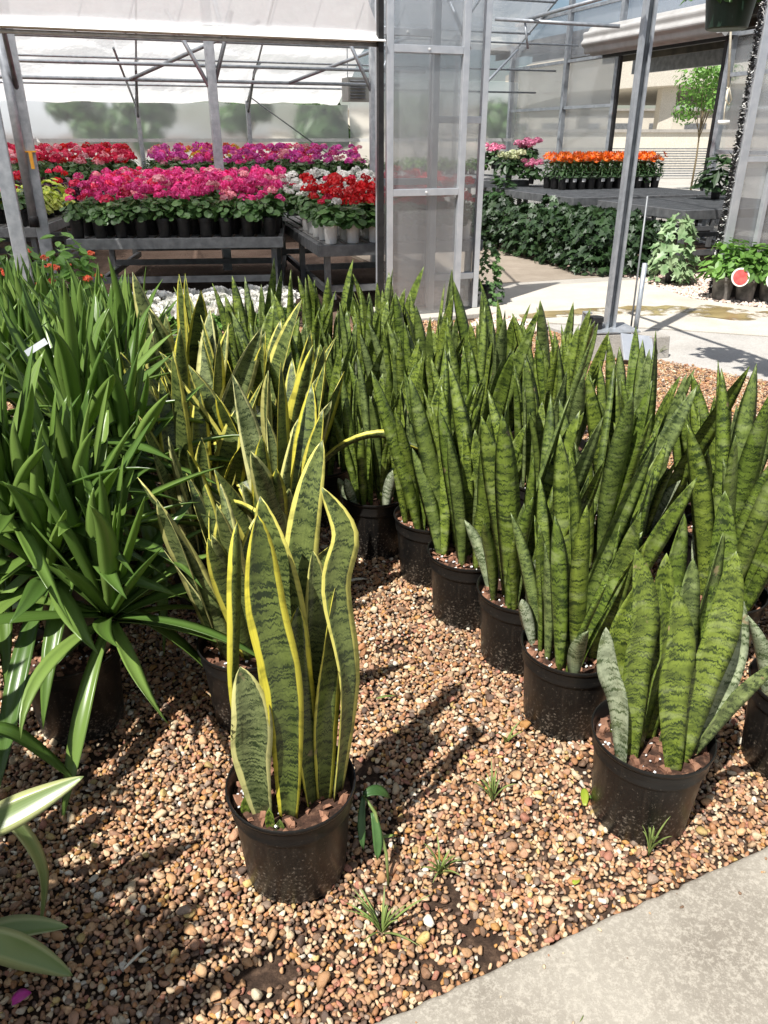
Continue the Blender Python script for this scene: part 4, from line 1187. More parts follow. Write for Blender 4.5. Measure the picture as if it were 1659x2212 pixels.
yellow_plant(-0.74, 2.78, 'yellow-edged snake plant at the left edge of its cluster, behind the leaning one', 12, 1.05, 505, 1, 11)
yellow_plant(-0.58, 3.00, 'yellow-edged snake plant second from the back of its cluster', 12, 1.1, 506, 0, 8, False)
yellow_plant(-0.86, 3.25, 'yellow-edged snake plant at the back of its cluster before the white flowers', 12, 1.22, 507, 0, 6, False)

# ------------------------------------------------------------------ strappy yucca plants
ry = random.Random(55)
STRAP = {}
for ci_, el in enumerate((86, 76, 64, 50, 34, 14, -8)):
    lst = []
    for v_ in range(4):
        L = ry.uniform(0.36, 0.50) * (0.88 if el > 80 else 1.0); W = ry.uniform(0.038, 0.052)
        e = R(el + ry.uniform(-5, 5)); dd = Vector((math.cos(e), 0, math.sin(e)))
        dr = (0.0, 0.01, 0.03, 0.07, 0.14, 0.26, 0.40)[ci_] * ry.uniform(0.7, 1.5)
        pts = [Vector((0, 0, 0)), dd * 0.35 * L, dd * 0.72 * L + Vector((0, 0.02 * ry.uniform(-1, 1), -dr * 0.45 * L)), dd * L * (1 - dr * 0.25) + Vector((0, 0.05 * ry.uniform(-1, 1), -dr * 1.25 * L))]
        b = blade(pts, W, w_strap, (-0.3, 0, 1), (ry.uniform(-.1, .1), ry.uniform(-.5, .5)), 0.22, 0.0022, 14, 0.03, v_)
        lst.append((b.mesh('leaf', M['yucca'], True), b.mesh('leaf', M['yucca_pale'], True)))
    STRAP[ci_] = lst
def yucca(x, y, label, heads, seed, pale=0, n=36, scale=1.06, pot=True, group='strappy yucca plants in black pots'):
    rg = random.Random(seed)
    t = potted('potted_yucca', label, 'plant', x, y, 0, group, y < 2.2)
    for hx_, hy_, hz_, hs in heads:
        c = Vector((hx_, hy_, hz_))
        st = Vector((hx_ * 0.45, hy_ * 0.45, SOIL_Z - 0.01))
        MB().tube([st, st.lerp(c, 0.5) + Vector((0.01, 0.0, 0)), c - Vector((0, 0, 0.02)), c + Vector((0, 0, 0.05))], [0.017, 0.015, 0.014, 0.008], 8).build('cane', M['cane'], t, True)
        for i in range(n):
            q = (i + 0.5) / n
            ci2 = min(6, int(q ** 0.9 * 7))
            me = rg.choice(STRAP[ci2])[pale]
            an = i * 2.399963 + rg.gauss(0, 0.12)
            s = scale * hs * rg.uniform(0.85, 1.12)
            m_ = Matrix.Translation(c + Vector((0, 0, 0.05 * (1 - q)))) @ Matrix.Rotation(an, 4, 'Z') @ Matrix.Rotation(rg.gauss(0, .06), 4, 'Y') @ Matrix.Translation((0.010, 0, 0)) @ Matrix.Diagonal((s, s, s, 1))
            link('leaf', me, t, m_)
    return t
yucca(-0.86, 1.72, 'nearest strappy green yucca with drooping glossy leaves, left edge', [(-0.02, 0.02, 0.44, 1.0), (0.14, -0.02, 0.34, 0.95), (-0.10, 0.06, 0.60, 0.95), (0.05, 0.13, 0.50, 0.95)], 601, n=38)
yucca(-0.95, 2.25, 'strappy green yucca right behind the nearest drooping one', [(0.0, 0, 0.62, 1.0), (0.12, 0.05, 0.50, 1.0)], 602)
yucca(-1.30, 2.20, 'strappy green yucca at the left frame edge in the second rank', [(0.0, 0, 0.66, 1.05), (0.1, -0.1, 0.5, 1.0)], 603)
yucca(-1.12, 2.75, 'tall strappy yucca in the middle of the left group', [(0.0, 0, 0.56, 1.0), (0.1, 0.1, 0.48, 1.0)], 604)
yucca(-1.50, 2.85, 'tall strappy yucca at the left frame edge in the third rank', [(0.0, 0, 0.58, 1.0), (0.14, 0.0, 0.48, 1.0)], 605)
yucca(-1.30, 3.35, 'tall upright strappy yucca near the back of the left group', [(0.0, 0, 0.52, 1.0), (0.15, 0.05, 0.46, 1.0)], 606)
yucca(-1.68, 3.55, 'tall upright strappy yucca in the back left corner of the group', [(0.0, 0, 0.52, 1.0), (0.1, -0.1, 0.48, 1.0)], 607)
yucca(-1.42, 3.95, 'rearmost strappy yucca below the flower bench', [(0.0, 0, 0.42, 0.95), (0.15, 0.0, 0.40, 1.0)], 608)
yucca(-1.95, 4.15, 'rearmost strappy yucca beside the leaning galvanised post', [(0.0, 0, 0.44, 0.95), (0.12, 0.1, 0.40, 1.0)], 609)
# the pale striped plant at the lower left, most of it outside the frame
Y0 = yucca(-0.98, 0.98, 'pale green striped strap-leaved plant reaching in at the lower left edge', [(-0.16, -0.14, 0.52, 1.0), (-0.10, -0.42, 0.62, 1.05), (-0.25, 0.10, 0.60, 1.0)], 620, 1, 30, 1.0)
hero_leaf(Y0, [(-190, 1860, 0.98), (-40, 1790, 1.02), (80, 1730, 1.06), (181, 1677, 1.10)], 0.060, 'yucca_pale', (0.1, -.7, .7), (0, 0.1), 0.12, 0.02, 1, None, w_strap, 0.002)
hero_leaf(Y0, [(-160, 2060, 0.90), (-30, 2035, 0.93), (70, 2065, 0.95), (157, 2108, 0.96)], 0.060, 'yucca_pale', (0.1, -.7, .8), (0, 0.2), 0.15, 0.02, 2, None, w_strap, 0.002)
hero_leaf(Y0, [(-140, 2060, 0.95), (-20, 2020, 0.99), (70, 2005, 1.01), (148, 2003, 1.02)], 0.050, 'yucca_pale', (0.2, -.3, 1), (0, 0.2), 0.25, 0.02, 3, None, w_strap, 0.002)
hero_leaf(Y0, [(-120, 1700, 1.10), (20, 1770, 1.13), (90, 1880, 1.12), (86, 2010, 1.08)], 0.034, 'yucca_pale', (0.8, -.5, .6), (0, 0.5), 0.15, 0.02, 4, None, w_strap, 0.002)
hero_leaf(Y0, [(-120, 1600, 1.28), (0, 1580, 1.32), (90, 1630, 1.35), (165, 1690, 1.36)], 0.046, 'yucca', (0.3, -.2, 1), (0, 0.3), 0.2, 0.02, 5, None, w_strap, 0.002)
# shade-giving neighbour just left of the frame, its shadow falls across the gravel
yucca(-0.97, 0.36, 'tall strappy yucca standing just outside the lower left edge', [(0.0, 0.0, 0.92, 0.80), (0.10, 0.06, 0.80, 0.78), (-0.12, 0.0, 1.0, 0.8), (-0.05, 0.12, 0.70, 0.8), (0.05, -0.1, 0.62, 0.8)], 621, 0, 50)
# labels tied to the yucca leaves
def plant_tag(t, p0, p1, w, face):
    me = blade([to_local(t, aty(*p0)), to_local(t, aty(*p1))], w, lambda q: 1.0, face, (0, 0), 0.0, 0.0012, 3).mesh('plant_label', M['tag_grey'])
    link('plant_label', me, t)
Yt = [o for o in bpy.data.objects if o.type == 'EMPTY' and o.name.startswith('potted_yucca')]
plant_tag(Yt[2], (56, 764, 1.98), (100, 736, 2.0), 0.018, (0, -1, .6))
plant_tag(Yt[1], (126, 958, 1.95), (139, 964, 1.95), 0.016, (0, -1, .4))

# ------------------------------------------------------------------ leafy and flowering plants for the benches
ROUND = [(0.0, -1.0), (0.62, -0.80), (0.98, -0.15), (0.80, 0.55), (0.30, 0.95), (0.0, 0.85)]
IVY = [(0.0, -1.0), (0.25, -0.72), (0.85, -0.70), (0.62, -0.12), (1.0, 0.25), (0.42, 0.38), (0.0, 1.15)]
OVAL = [(0.0, -1.0), (0.45, -0.45), (0.55, 0.1), (0.36, 0.65), (0.0, 1.1)]
LANCE = [(0.0, -1.0), (0.20, -0.4), (0.24, 0.2), (0.12, 0.8), (0.0, 1.3)]
PETAL = [(0.0, -0.9), (0.55, -0.2), (0.62, 0.45), (0.30, 0.9), (0.0, 0.75)]
def put_leaf(mb, half, c, nrm, up, s, fold=0.25):
    """one folded leaf: two halves sharing the midrib"""
    n = Vector(nrm).normalized(); u = Vector(up); u = (u - n * u.dot(n))
    if u.length < 1e-4: u = n.orthogonal()
    u.normalize(); r_ = u.cross(n)
    b = len(mb.v); k = len(half)
    for x, y in half: mb.v.append(tuple(Vector(c) + (r_ * x + u * y + n * (fold * abs(x))) * s))
    for x, y in half[1:-1]: mb.v.append(tuple(Vector(c) + (-r_ * x + u * y + n * (fold * abs(x))) * s))
    mb.f.append(tuple(b + i for i in range(k)))
    mb.f.append(tuple([b] + [b + k + i for i in range(k - 2)] + [b + k - 1])[::-1])
def leaf_dome(n, rx, ry_, z0, z1, shape, s, seed, hang=0.0, fold=0.25, inner=0.35, flat=0.5):
    rg = random.Random(seed); mb = MB()
    for i in range(n):
        an = rg.random() * 6.283; t = rg.random()
        ph = math.acos(1 - t * (1.0 if hang == 0 else 1.0))             # 0 top .. 90 deg side
        rr_ = (inner + (1 - inner) * rg.random() ** 0.5)
        p = Vector((math.cos(an) * math.sin(ph) * rx * rr_, math.sin(an) * math.sin(ph) * ry_ * rr_, z0 + (z1 - z0) * math.cos(ph) * rr_))
        if hang: p.z = z0 + (z1 - z0) * rg.random() ** 1.1; k = math.sqrt(max(0.15, 1 - ((p.z - z0) / (z1 - z0)) ** 3)); p.x = math.cos(an) * rx * k * rr_; p.y = math.sin(an) * ry_ * k * rr_
        out = Vector((math.cos(an) * math.sin(ph), math.sin(an) * math.sin(ph), math.cos(ph) + flat)).normalized()
        out = (out + Vector((rg.gauss(0, .3), rg.gauss(0, .3), rg.gauss(0, .3)))).normalized()
        up = Vector((math.cos(an), math.sin(an), -0.6 if hang else 0.3)) + Vector((rg.gauss(0, .4), rg.gauss(0, .4), rg.gauss(0, .4)))
        put_leaf(mb, shape, p, out, up, s * rg.uniform(0.65, 1.25), fold)
    return mb
def head_mesh(n, r_, s, seed, mat, flat=0.75, name='flower_head'):
    rg = random.Random(seed); mb = MB()
    for i in range(n):
        z = rg.uniform(-0.35, 1.0); an = rg.random() * 6.283; q = math.sqrt(max(0, 1 - z * z))
        d = Vector((q * math.cos(an), q * math.sin(an), z))
        p = Vector((d.x * r_, d.y * r_, d.z * r_ * flat)) * rg.uniform(0.82, 1.05)
        nn = (d + Vector((rg.gauss(0, .35), rg.gauss(0, .35), rg.gauss(0, .35)))).normalized()
        put_leaf(mb, PETAL, p, nn, Vector((rg.gauss(0, 1), rg.gauss(0, 1), rg.gauss(0, 1))), s * rg.uniform(0.7, 1.2), 0.3)
    return mb.mesh(name, mat)
SP = [(0.0, 0.004), (0.052, 0.0), (0.055, 0.004), (0.066, 0.145), (0.072, 0.147), (0.074, 0.172), (0.072, 0.178), (0.067, 0.176), (0.064, 0.15), (0.0, 0.150)]
mb = MB(); mb.lathe(SP, 20); SPOT_B = mb.mesh('pot', M['black']); smooth_by_angle(SPOT_B)
mb = MB(); mb.lathe(SP, 20); SPOT_W = mb.mesh('pot', M['white_pot']); smooth_by_angle(SPOT_W)
GFOL = []
for s_ in range(3):
    mb = leaf_dome(64, 0.150, 0.150, 0.16, 0.345, ROUND, 0.036, 800 + s_, 0, 0.15, 0.45, 0.7)
    rg = random.Random(s_)
    for k in range(10):
        an = rg.random() * 6.28; mb.tube([(0, 0, 0.15), (0.05 * math.cos(an), 0.05 * math.sin(an), 0.24), (0.09 * math.cos(an), 0.09 * math.sin(an), 0.30)], 0.003, 4, False)
    GFOL.append(mb.mesh('foliage', M['ger_leaf']))
HEADS = {k: [head_mesh(40, 0.045, 0.019, 900 + i, M[k]) for i in range(3)] for k in ('f_pink', 'f_pale', 'f_red', 'f_cerise', 'f_white', 'f_purple', 'f_coral', 'f_yellow')}
def geranium(p, label, pot, cols, rg, nh, group, with_pot=True, name='potted_geranium', sc=1.0):
    t = thing(name, label, 'plant', p, rg.random() * 6.283, group)
    t.scale = (sc,) * 3
    if with_pot: link('pot', pot, t)
    fs = rg.uniform(0.86, 1.14)
    link('foliage', rg.choice(GFOL), t, Matrix.Diagonal((fs, fs, rg.uniform(0.85, 1.15), 1)))
    for i in range(nh):
        an = i * 2.4 + rg.random(); r_ = rg.uniform(0.02, 0.125)
        z = rg.uniform(0.33, 0.54)
        h = link('flower_head', rg.choice(HEADS[rg.choice(cols)]), t, Matrix.Translation((r_ * math.cos(an), r_ * math.sin(an), z)) @ Matrix.Rotation(rg.random() * 6, 4, 'Z') @ Matrix.Diagonal((*(rg.uniform(0.7, 1.3),) * 3, 1)))
    return t

# ------------------------------------------------------------------ benches
def bench(label, corner, w, d, h, rz, slats=True, lower=0.12, name='plant_bench'):
    t = thing(name, label, 'bench', corner, rz, 'steel plant benches')
    B = M['bench']
    MB().box((w / 2, 0.025, h - 0.05), (w, 0.05, 0.10)).build('side_rail', B, t, bevel=0.004)
    MB().box((w / 2, d - 0.025, h - 0.05), (w, 0.05, 0.10)).build('side_rail', B, t, bevel=0.004)
    MB().box((0.025, d / 2, h - 0.051), (0.05, d - 0.104, 0.10)).build('end_rail', B, t, bevel=0.004)
    MB().box((w - 0.025, d / 2, h - 0.051), (0.05, d - 0.104, 0.10)).build('end_rail', B, t, bevel=0.004)
    ys = [0.12, d * 0.5, d - 0.12] if d > 1.8 else [0.12, d - 0.12]
    for x in (0.10, w - 0.10):
        for y in ys:
            MB().box((x, y, (h - 0.11) / 2 + 0.002), (0.055, 0.055, h - 0.112)).build('leg', B, t)
    for x in (0.10, w - 0.10):
        MB().box((x + 0.052, d / 2, lower), (0.045, d - 0.2, 0.06)).build('lower_rail', B, t)
    for y in ys:
        MB().box((w / 2, y, lower + 0.07), (w - 0.26, 0.045, 0.06)).build('lower_rail', B, t)
    if slats:
        n = max(4, int(w / 0.115)); me = None
        for i in range(n):
            x = 0.06 + (w - 0.12) * (i + 0.5) / n
            if me is None: me = MB().box((0, 0, 0), ((w - 0.12) / n * 0.72, d - 0.11, 0.018)).mesh('slat', M['bench_top'])
            link('slat', me, t, Matrix.Translation((x, d / 2, h - 0.012)))
    return t
def wire_bench_top(t, w, d, h):
    mb = MB()
    for i in range(int(w / 0.05)):
        x = 0.05 + 0.05 * i
        if x < w - 0.04: mb.box((x, d / 2, h + 0.002), (0.006, d - 0.02, 0.005))
    for i in range(int(d / 0.05)):
        y = 0.05 + 0.05 * i
        if y < d - 0.04: mb.box((w / 2, y, h + 0.0065), (w - 0.02, 0.006, 0.004))
    mb.build('wire_mesh', M['galv_dark'], t)
def bpt(t, x, y, z): return Vector(t.location) + Matrix.Rotation(t.rotation_euler.z, 3, 'Z') @ Vector((x, y, z))
rg = random.Random(41)
ROWS = ['front', 'second', 'third', 'fourth', 'fifth', 'sixth', 'seventh', 'eighth', 'ninth', 'tenth', 'eleventh']
NTH = ['first', 'second', 'third', 'fourth', 'fifth', 'sixth', 'seventh', 'eighth', 'ninth', 'tenth', 'eleventh', 'twelfth']
BH = 0.60
_T = ['', 'first', 'second', 'third', 'fourth', 'fifth', 'sixth', 'seventh', 'eighth', 'ninth']
NTHL = NTH + ['thirteenth', 'fourteenth', 'fifteenth', 'sixteenth', 'seventeenth', 'eighteenth', 'nineteenth', 'twentieth'] + ['twenty-' + q for q in _T[1:]] + ['thirtieth'] + ['thirty-' + q for q in _T[1:]]
bl = bench('grey steel bench packed with pink geraniums in black pots', (-3.10, 7.90, 0.0), 2.10, 2.75, BH, R(5.5))
for r_ in range(11):
    for c in range(10):
        x = 0.10 + 0.207 * c + rg.uniform(-.012, .012) + (0.05 if r_ % 2 else 0); y = 0.11 + 0.245 * r_
        pk = ['f_pink'] * 5 + ['f_pale'] * (3 if (c * 7 + r_ * 3) % 4 == 0 else 1) + (['f_cerise'] * 2 if c < 4 else [])
        geranium(bpt(bl, x, y, BH + 0.001), 'pink geranium in black pot, %s from left in %s row of the pink bench' % (NTH[c], ROWS[r_]), SPOT_B, pk, rg,
                 (3 if r_ == 0 else rg.choice((4, 5, 6))), 'pink geraniums on the left bench', r_ < 4)
brr = bench('grey steel bench with red and white geraniums in white pots', (-0.60, 7.42, 0.0), 1.62, 3.0, BH, R(15.5))
for r_ in range(9):
    for c in range(7):
        x = 0.13 + 0.225 * c + rg.uniform(-.02, .02); y = 0.14 + 0.29 * r_
        if r_ > 3 and c < 6: cols, nm = ['f_white'] * 6 + ['f_cerise'], 'white'
        elif r_ < 4: cols, nm = ['f_red'] * 6 + (['f_cerise', 'f_white'] if c == 0 else []), 'red'
        else: cols, nm = ['f_white', 'f_pink', 'f_red', 'f_cerise'], 'mixed'
        geranium(bpt(brr, x, y, BH + 0.001), '%s geranium in white pot, %s from left in %s row of the red bench' % (nm, NTH[c], ROWS[r_]), SPOT_W, cols, rg,
                 (4 if r_ == 0 else 5), 'red and white geraniums on the middle bench', r_ < 5, sc=1.0)
ms = thing('marker_stick', 'white plastic marker stick standing among the white geraniums', 'marker', bpt(brr, 0.55, 1.5, BH), 0)
MB().box((0.03, 0, 0.31), (0.035, 0.006, 0.62), Matrix.Rotation(R(-8), 3, 'Y')).build('stick', M['tag_white'], ms)

# far benches
bf = bench('far grey bench with red, coral and purple flowers before the film wall', (-6.1, 11.75, 0.0), 6.2, 2.6, 0.75, R(14), True)
def leafy(p, label, cat_, mesh, pot, group, name, sc=1.0, rz=0.0, extra=()):
    t = thing(name, label, cat_, p, rz, group); t.scale = (sc,) * 3
    if pot: link('pot', pot, t)
    link('foliage', mesh, t)
    for m_, mt in extra: link('flower_head', m_, t, mt)
    return t
for r_ in range(8):
    for c in range(20):
        x = 0.20 + 0.30 * c + rg.uniform(-.05, .05); y = 0.18 + 0.30 * r_
        if c < 8: cols, nm = (['f_cerise'] * 2 + ['f_red'] * 2, 'red') if r_ > 1 else (['f_cerise', 'f_pale'], 'cerise')
        elif c == 8: continue
        elif r_ < 4: cols, nm = ['f_purple'] * 4 + ['f_pink'] + ['f_pale'], 'purple pink'
        elif c < 14: cols, nm = ['f_coral', 'f_yellow', 'f_coral'], 'coral'
        else: cols, nm = ['f_coral', 'f_pink', 'f_cerise'], 'mixed coral'
        if c > 17 and r_ > 2: continue
        geranium(bpt(bf, x, y, 0.752), '%s flowering plant, %s from left in %s row of the far bench' % (nm, NTHL[c], ROWS[r_]), SPOT_B, cols, rg, 5, 'flowers on the far bench', r_ < 2, 'potted_flower', 1.15)
# seedlings and shrubs in front of the film wall
FERN = leaf_dome(90, 0.17, 0.17, 0.10, 0.42, LANCE, 0.055, 41).mesh('foliage', M['dark_leaf'])
GRN = leaf_dome(80, 0.18, 0.18, 0.10, 0.36, OVAL, 0.045, 42).mesh('foliage', M['bright_leaf'])
PLUM = leaf_dome(80, 0.18, 0.18, 0.10, 0.40, OVAL, 0.045, 43).mesh('foliage', M['plum_leaf'])
LIME = leaf_dome(90, 0.20, 0.20, 0.10, 0.36, OVAL, 0.055, 44).mesh('foliage', M['lime_leaf'])
bk = bench('long bench of green seedlings right against the film wall', hp(-6.8, 8.5, 0), 12.4, 0.9, 0.80, R(20), False)
for r_ in range(2):
    for c in range(34):
        x = 0.2 + 0.36 * c; y = 0.25 + 0.42 * r_
        a = -6.8 + x
        me, nm = (PLUM, 'dark plum') if a < -2.9 else (FERN, 'needle-leaved green') if a < -0.9 else (PLUM, 'dark plum') if a < -0.3 else (GRN, 'bright green')
        leafy(bpt(bk, x, y, 0.80), '%s seedling, %s from left in %s row of the wall bench' % (nm, NTHL[c], ROWS[r_]), 'plant', me, SPOT_B, 'seedlings along the film wall', 'potted_seedling', rg.uniform(0.85, 1.15), rg.random() * 6)
# bench at far left with lime and red foliage
bl2 = bench('dark wire bench at the far left with lime and red plants', (-6.0, 8.75, 0.0), 2.2, 2.8, 0.60, R(6))
for r_ in range(8):
    for c in range(6):
        x = 0.2 + 0.36 * c; y = 0.2 + 0.34 * r_
        p = bpt(bl2, x, y, 0.602)
        lb = '%s from left in %s row of the far left bench' % (NTH[c], ROWS[r_])
        if r_ in (2, 3, 4): leafy(p, 'lime yellow foliage plant, %s' % lb, 'plant', LIME, SPOT_B, 'lime foliage plants', 'potted_foliage_plant', rg.uniform(.9, 1.2), rg.random() * 6)
        elif r_ > 5: leafy(p, 'plum foliage plant, %s' % lb, 'plant', PLUM, SPOT_B, 'plum foliage plants', 'potted_foliage_plant', rg.uniform(.9, 1.2), rg.random() * 6)
        else: geranium(p, 'red flowering plant, %s' % lb, SPOT_B, ['f_red', 'f_cerise'], rg, 4, 'red plants on the far left bench', True, 'potted_flower')
BEG = leaf_dome(150, 0.30, 0.28, 0.12, 0.62, OVAL, 0.055, 45, 0, 0.3, 0.4).mesh('foliage', M['bright_leaf'])
for k, (x, y, w) in enumerate(((-3.30, 7.15, 'left of'), (-2.98, 7.45, 'right below'))):
    ex = [(rg.choice(HEADS['f_coral']), Matrix.Translation((0.26 * math.cos(q * 2.4), 0.24 * math.sin(q * 2.4), 0.28 + 0.05 * (q % 5))) @ Matrix.Diagonal((.75, .75, .75, 1))) for q in range(8)]
    leafy((x, y, 0.0), 'bushy begonia with coral flowers %s the downpipe end' % w, 'plant', BEG, SPOT_B, 'coral begonias', 'potted_begonia', 1.15, 0, ex)
# white petunias in the sun before the pink bench
PET = leaf_dome(110, 0.21, 0.21, 0.02, 0.17, OVAL, 0.036, 46, 0, 0.3, 0.4).mesh('foliage', M['bright_leaf'])
PETF = [head_mesh(7, 0.020, 0.034, 60 + i, M['f_white'], 0.5, 'flower') for i in range(3)]
k = 0
for (x, y) in [(-2.35 + 0.27 * i + rg.uniform(-.03, .03), 6.50 + 0.26 * j + 0.08 * i) for j in range(3) for i in range(6)]:
    i_, j_ = k % 6, k // 6; k += 1
    t = thing('white_petunia', 'low white petunia, %s from left in %s row before the pink bench' % (NTH[i_], ROWS[j_]), 'plant', (x, y, 0.0), rg.random() * 6, 'white petunias on the ground')
    link('foliage', PET, t)
    for q in range(38):
        an = rg.random() * 6.28; ph = math.sqrt(rg.random())
        link('flower', rg.choice(PETF), t, Matrix.Translation((0.20 * ph * math.cos(an), 0.20 * ph * math.sin(an), 0.235 - 0.09 * ph * ph)) @ Matrix.Rotation(rg.random() * 6, 4, 'Z'))

# ------------------------------------------------------------------ right hand benches, ivy, orange lilies, hydrangeas
RB = 0.75
b1 = bench('empty-fronted wire bench carrying the trays of orange flowers', (2.58, 11.27, 0), 2.62, 2.95, RB, R(20), True, 0.2); wire_bench_top(b1, 2.62, 2.95, RB)
b2 = bench('empty wire bench nearest the right entrance', (3.40, 9.28, 0), 2.1, 1.72, RB, R(20), True, 0.2); wire_bench_top(b2, 2.1, 1.72, RB)
b3 = bench('bench of hydrangeas beyond the ivy', (0.55, 13.3, 0), 2.0, 2.2, 0.85, R(20), True, 0.2)
ORF = []
for s_ in range(3):
    rg2 = random.Random(70 + s_); mb = MB()
    for i in range(13):
        an = rg2.random() * 6.283; r_ = 0.10 * math.sqrt(rg2.random()); c = Vector((r_ * math.cos(an), r_ * math.sin(an), 0.40 + rg2.uniform(-.05, .06)))
        ax = Vector((math.cos(an) * .6, math.sin(an) * .6, 0.8)).normalized(); o_ = ax.orthogonal().normalized()
        for q in range(6):
            d = Matrix.Rotation(q * PI / 3, 3, ax) @ o_
            put_leaf(mb, [(0, -1), (.38, 0), (.25, .7), (0, 1.15)], c + d * 0.022 + ax * 0.008, (ax - d * 0.5), d, 0.027, 0.2)
    ORF.append(mb.mesh('flower_head', M['f_orange']))
ORL = leaf_dome(90, 0.11, 0.11, 0.15, 0.40, LANCE, 0.045, 48, 0, .2, .4).mesh('foliage', M['dark_leaf'])
for j in range(3):
    for i in range(11):
        x = 0.74 + 0.168 * i + (0.04 if i > 5 else 0); y = 1.50 + 0.22 * j
        t = thing('potted_orange_lily', 'orange flowering plant in black pot, %s from left in %s row' % (NTHL[i], ROWS[j]), 'plant', bpt(b1, x, y, RB + 0.01), rg.gauss(0, .2) + R(20), 'orange flowers in black pots')
        t.scale = (1.08,) * 3; link('pot', SPOT_B, t); link('foliage', ORL, t); link('flower_head', ORF[(i + j) % 3], t)
        if j == 0 and i % 4 != 3:
            me = bpy.data.meshes.get('price_tag') or MB().box((0, 0, 0), (0.055, 0.003, 0.045)).mesh('price_tag', M['tag_white'])
            link('price_tag', me, t, Matrix.Translation((0.0, -0.077, 0.125)))
HYL = leaf_dome(120, 0.30, 0.28, 0.12, 0.42, OVAL, 0.075, 49, 0, .2, .4).mesh('foliage', M['dark_leaf'])
HYH = {k_: head_mesh(60, 0.085, 0.026, 71, M[k_]) for k_ in ('f_hyd', 'f_hydg')}
for k, (x, y, z, c, lb, sc) in enumerate(((2.06, 13.85, 0.852, 'f_hydg', 'cream and green hydrangea in dark pot on the bench beyond the ivy', .85), (2.42, 14.5, 1.0, 'f_hyd', 'taller pink hydrangea behind the cream one', .9), (2.42, 13.75, 0.80, 'f_hyd', 'low pink hydrangea right of the cream one', .7), (1.9, 14.6, 1.0, 'f_hyd', 'pink hydrangea half hidden behind the cream one', .75))):
    ex = [(HYH[c], Matrix.Translation((0.24 * math.cos(q * 2.4) * (.4 + .6 * (q % 3) / 2), 0.22 * math.sin(q * 2.4) * (.4 + .6 * (q % 3) / 2), 0.40 + 0.04 * ((q * 7) % 3))) @ Matrix.Rotation(q, 4, 'Z')) for q in range(9)]
    leafy((x, y, z - 0.0), lb, 'plant', HYL, SPOT_B, None, 'potted_hydrangea', sc, k, ex)
IVYM = [leaf_dome(330, 0.36, 0.36, 0.03, 0.66, IVY, 0.048, 50 + i, 0.5, 0.15, 0.55).mesh('foliage', M['ivy_leaf']) for i in range(3)]
ivs = []
for i in range(9): ivs.append((2.62 - 0.145 * i + rg.uniform(-.03, .03), 9.75 + 0.40 * i, 1.0))
for i in range(5): ivs.append((3.00 - 0.15 * i, 10.05 + 0.42 * i, 1.05))
for i in range(2): ivs.append((2.95 + 0.30 * i, 9.62 + 0.10 * i, 0.92))
for k, (x, y, s_) in enumerate(ivs):
    leafy((x, y, 0.0), '%s dark green ivy mound below the benches' % ((NTH[k] + ' from the entrance along the aisle,') if k < 9 else (NTH[k - 9] + ' of the rear line,') if k < 14 else ('left' if k == 14 else 'right') + ' bench-front,'), 'plant', IVYM[k % 3], None, 'ivy mounds under the benches', 'ivy_plant', s_ * rg.uniform(.92, 1.08), rg.random() * 6)
IVP = leaf_dome(150, 0.26, 0.26, 0.04, 0.72, IVY, 0.062, 58, 0.5, 0.15, 0.5).mesh('foliage', M['ivy_pale'])
leafy((3.22, 8.92, 0.0), 'variegated pale ivy bush at the corner of the empty bench', 'plant', IVP, SPOT_B, None, 'variegated_ivy', 1.0, 1)
IVC = leaf_dome(160, 0.15, 0.15, 0.03, 0.50, IVY, 0.030, 59, 0.5, 0.15, 0.55).mesh('foliage', M['ger_leaf'])
leafy((1.03, 7.78, 0.0), 'small trailing ivy in a pot at the foot of the framed plastic panel', 'plant', IVC, SPOT_B, None, 'trailing_ivy', 1.05, 0)
DK = leaf_dome(120, 0.32, 0.32, 0.08, 0.62, [(0, -1), (.3, -.3), (.3, .3), (0, 1.2)], 0.10, 60, 0, .2, .3).mesh('foliage', M['dark_leaf'])
leafy(bpt(b2, 1.45, 1.2, RB + 0.01), 'dark broad-leaved plant on the right of the wire bench', 'plant', DK, SPOT_B, None, 'potted_foliage_plant', 0.95, 0)
leafy(bpt(b1, 2.28, 1.6, RB + 0.01), 'dark broad-leaved plant near the doorway behind the wire bench', 'plant', DK, SPOT_B, None, 'potted_foliage_plant', 0.62, 2)
leafy(bpt(b1, 0.02, 2.1, 0.35), 'leafy green plant rising at the left end of the orange trays', 'plant', DK, None, None, 'leafy_plant', 1.0, 2)

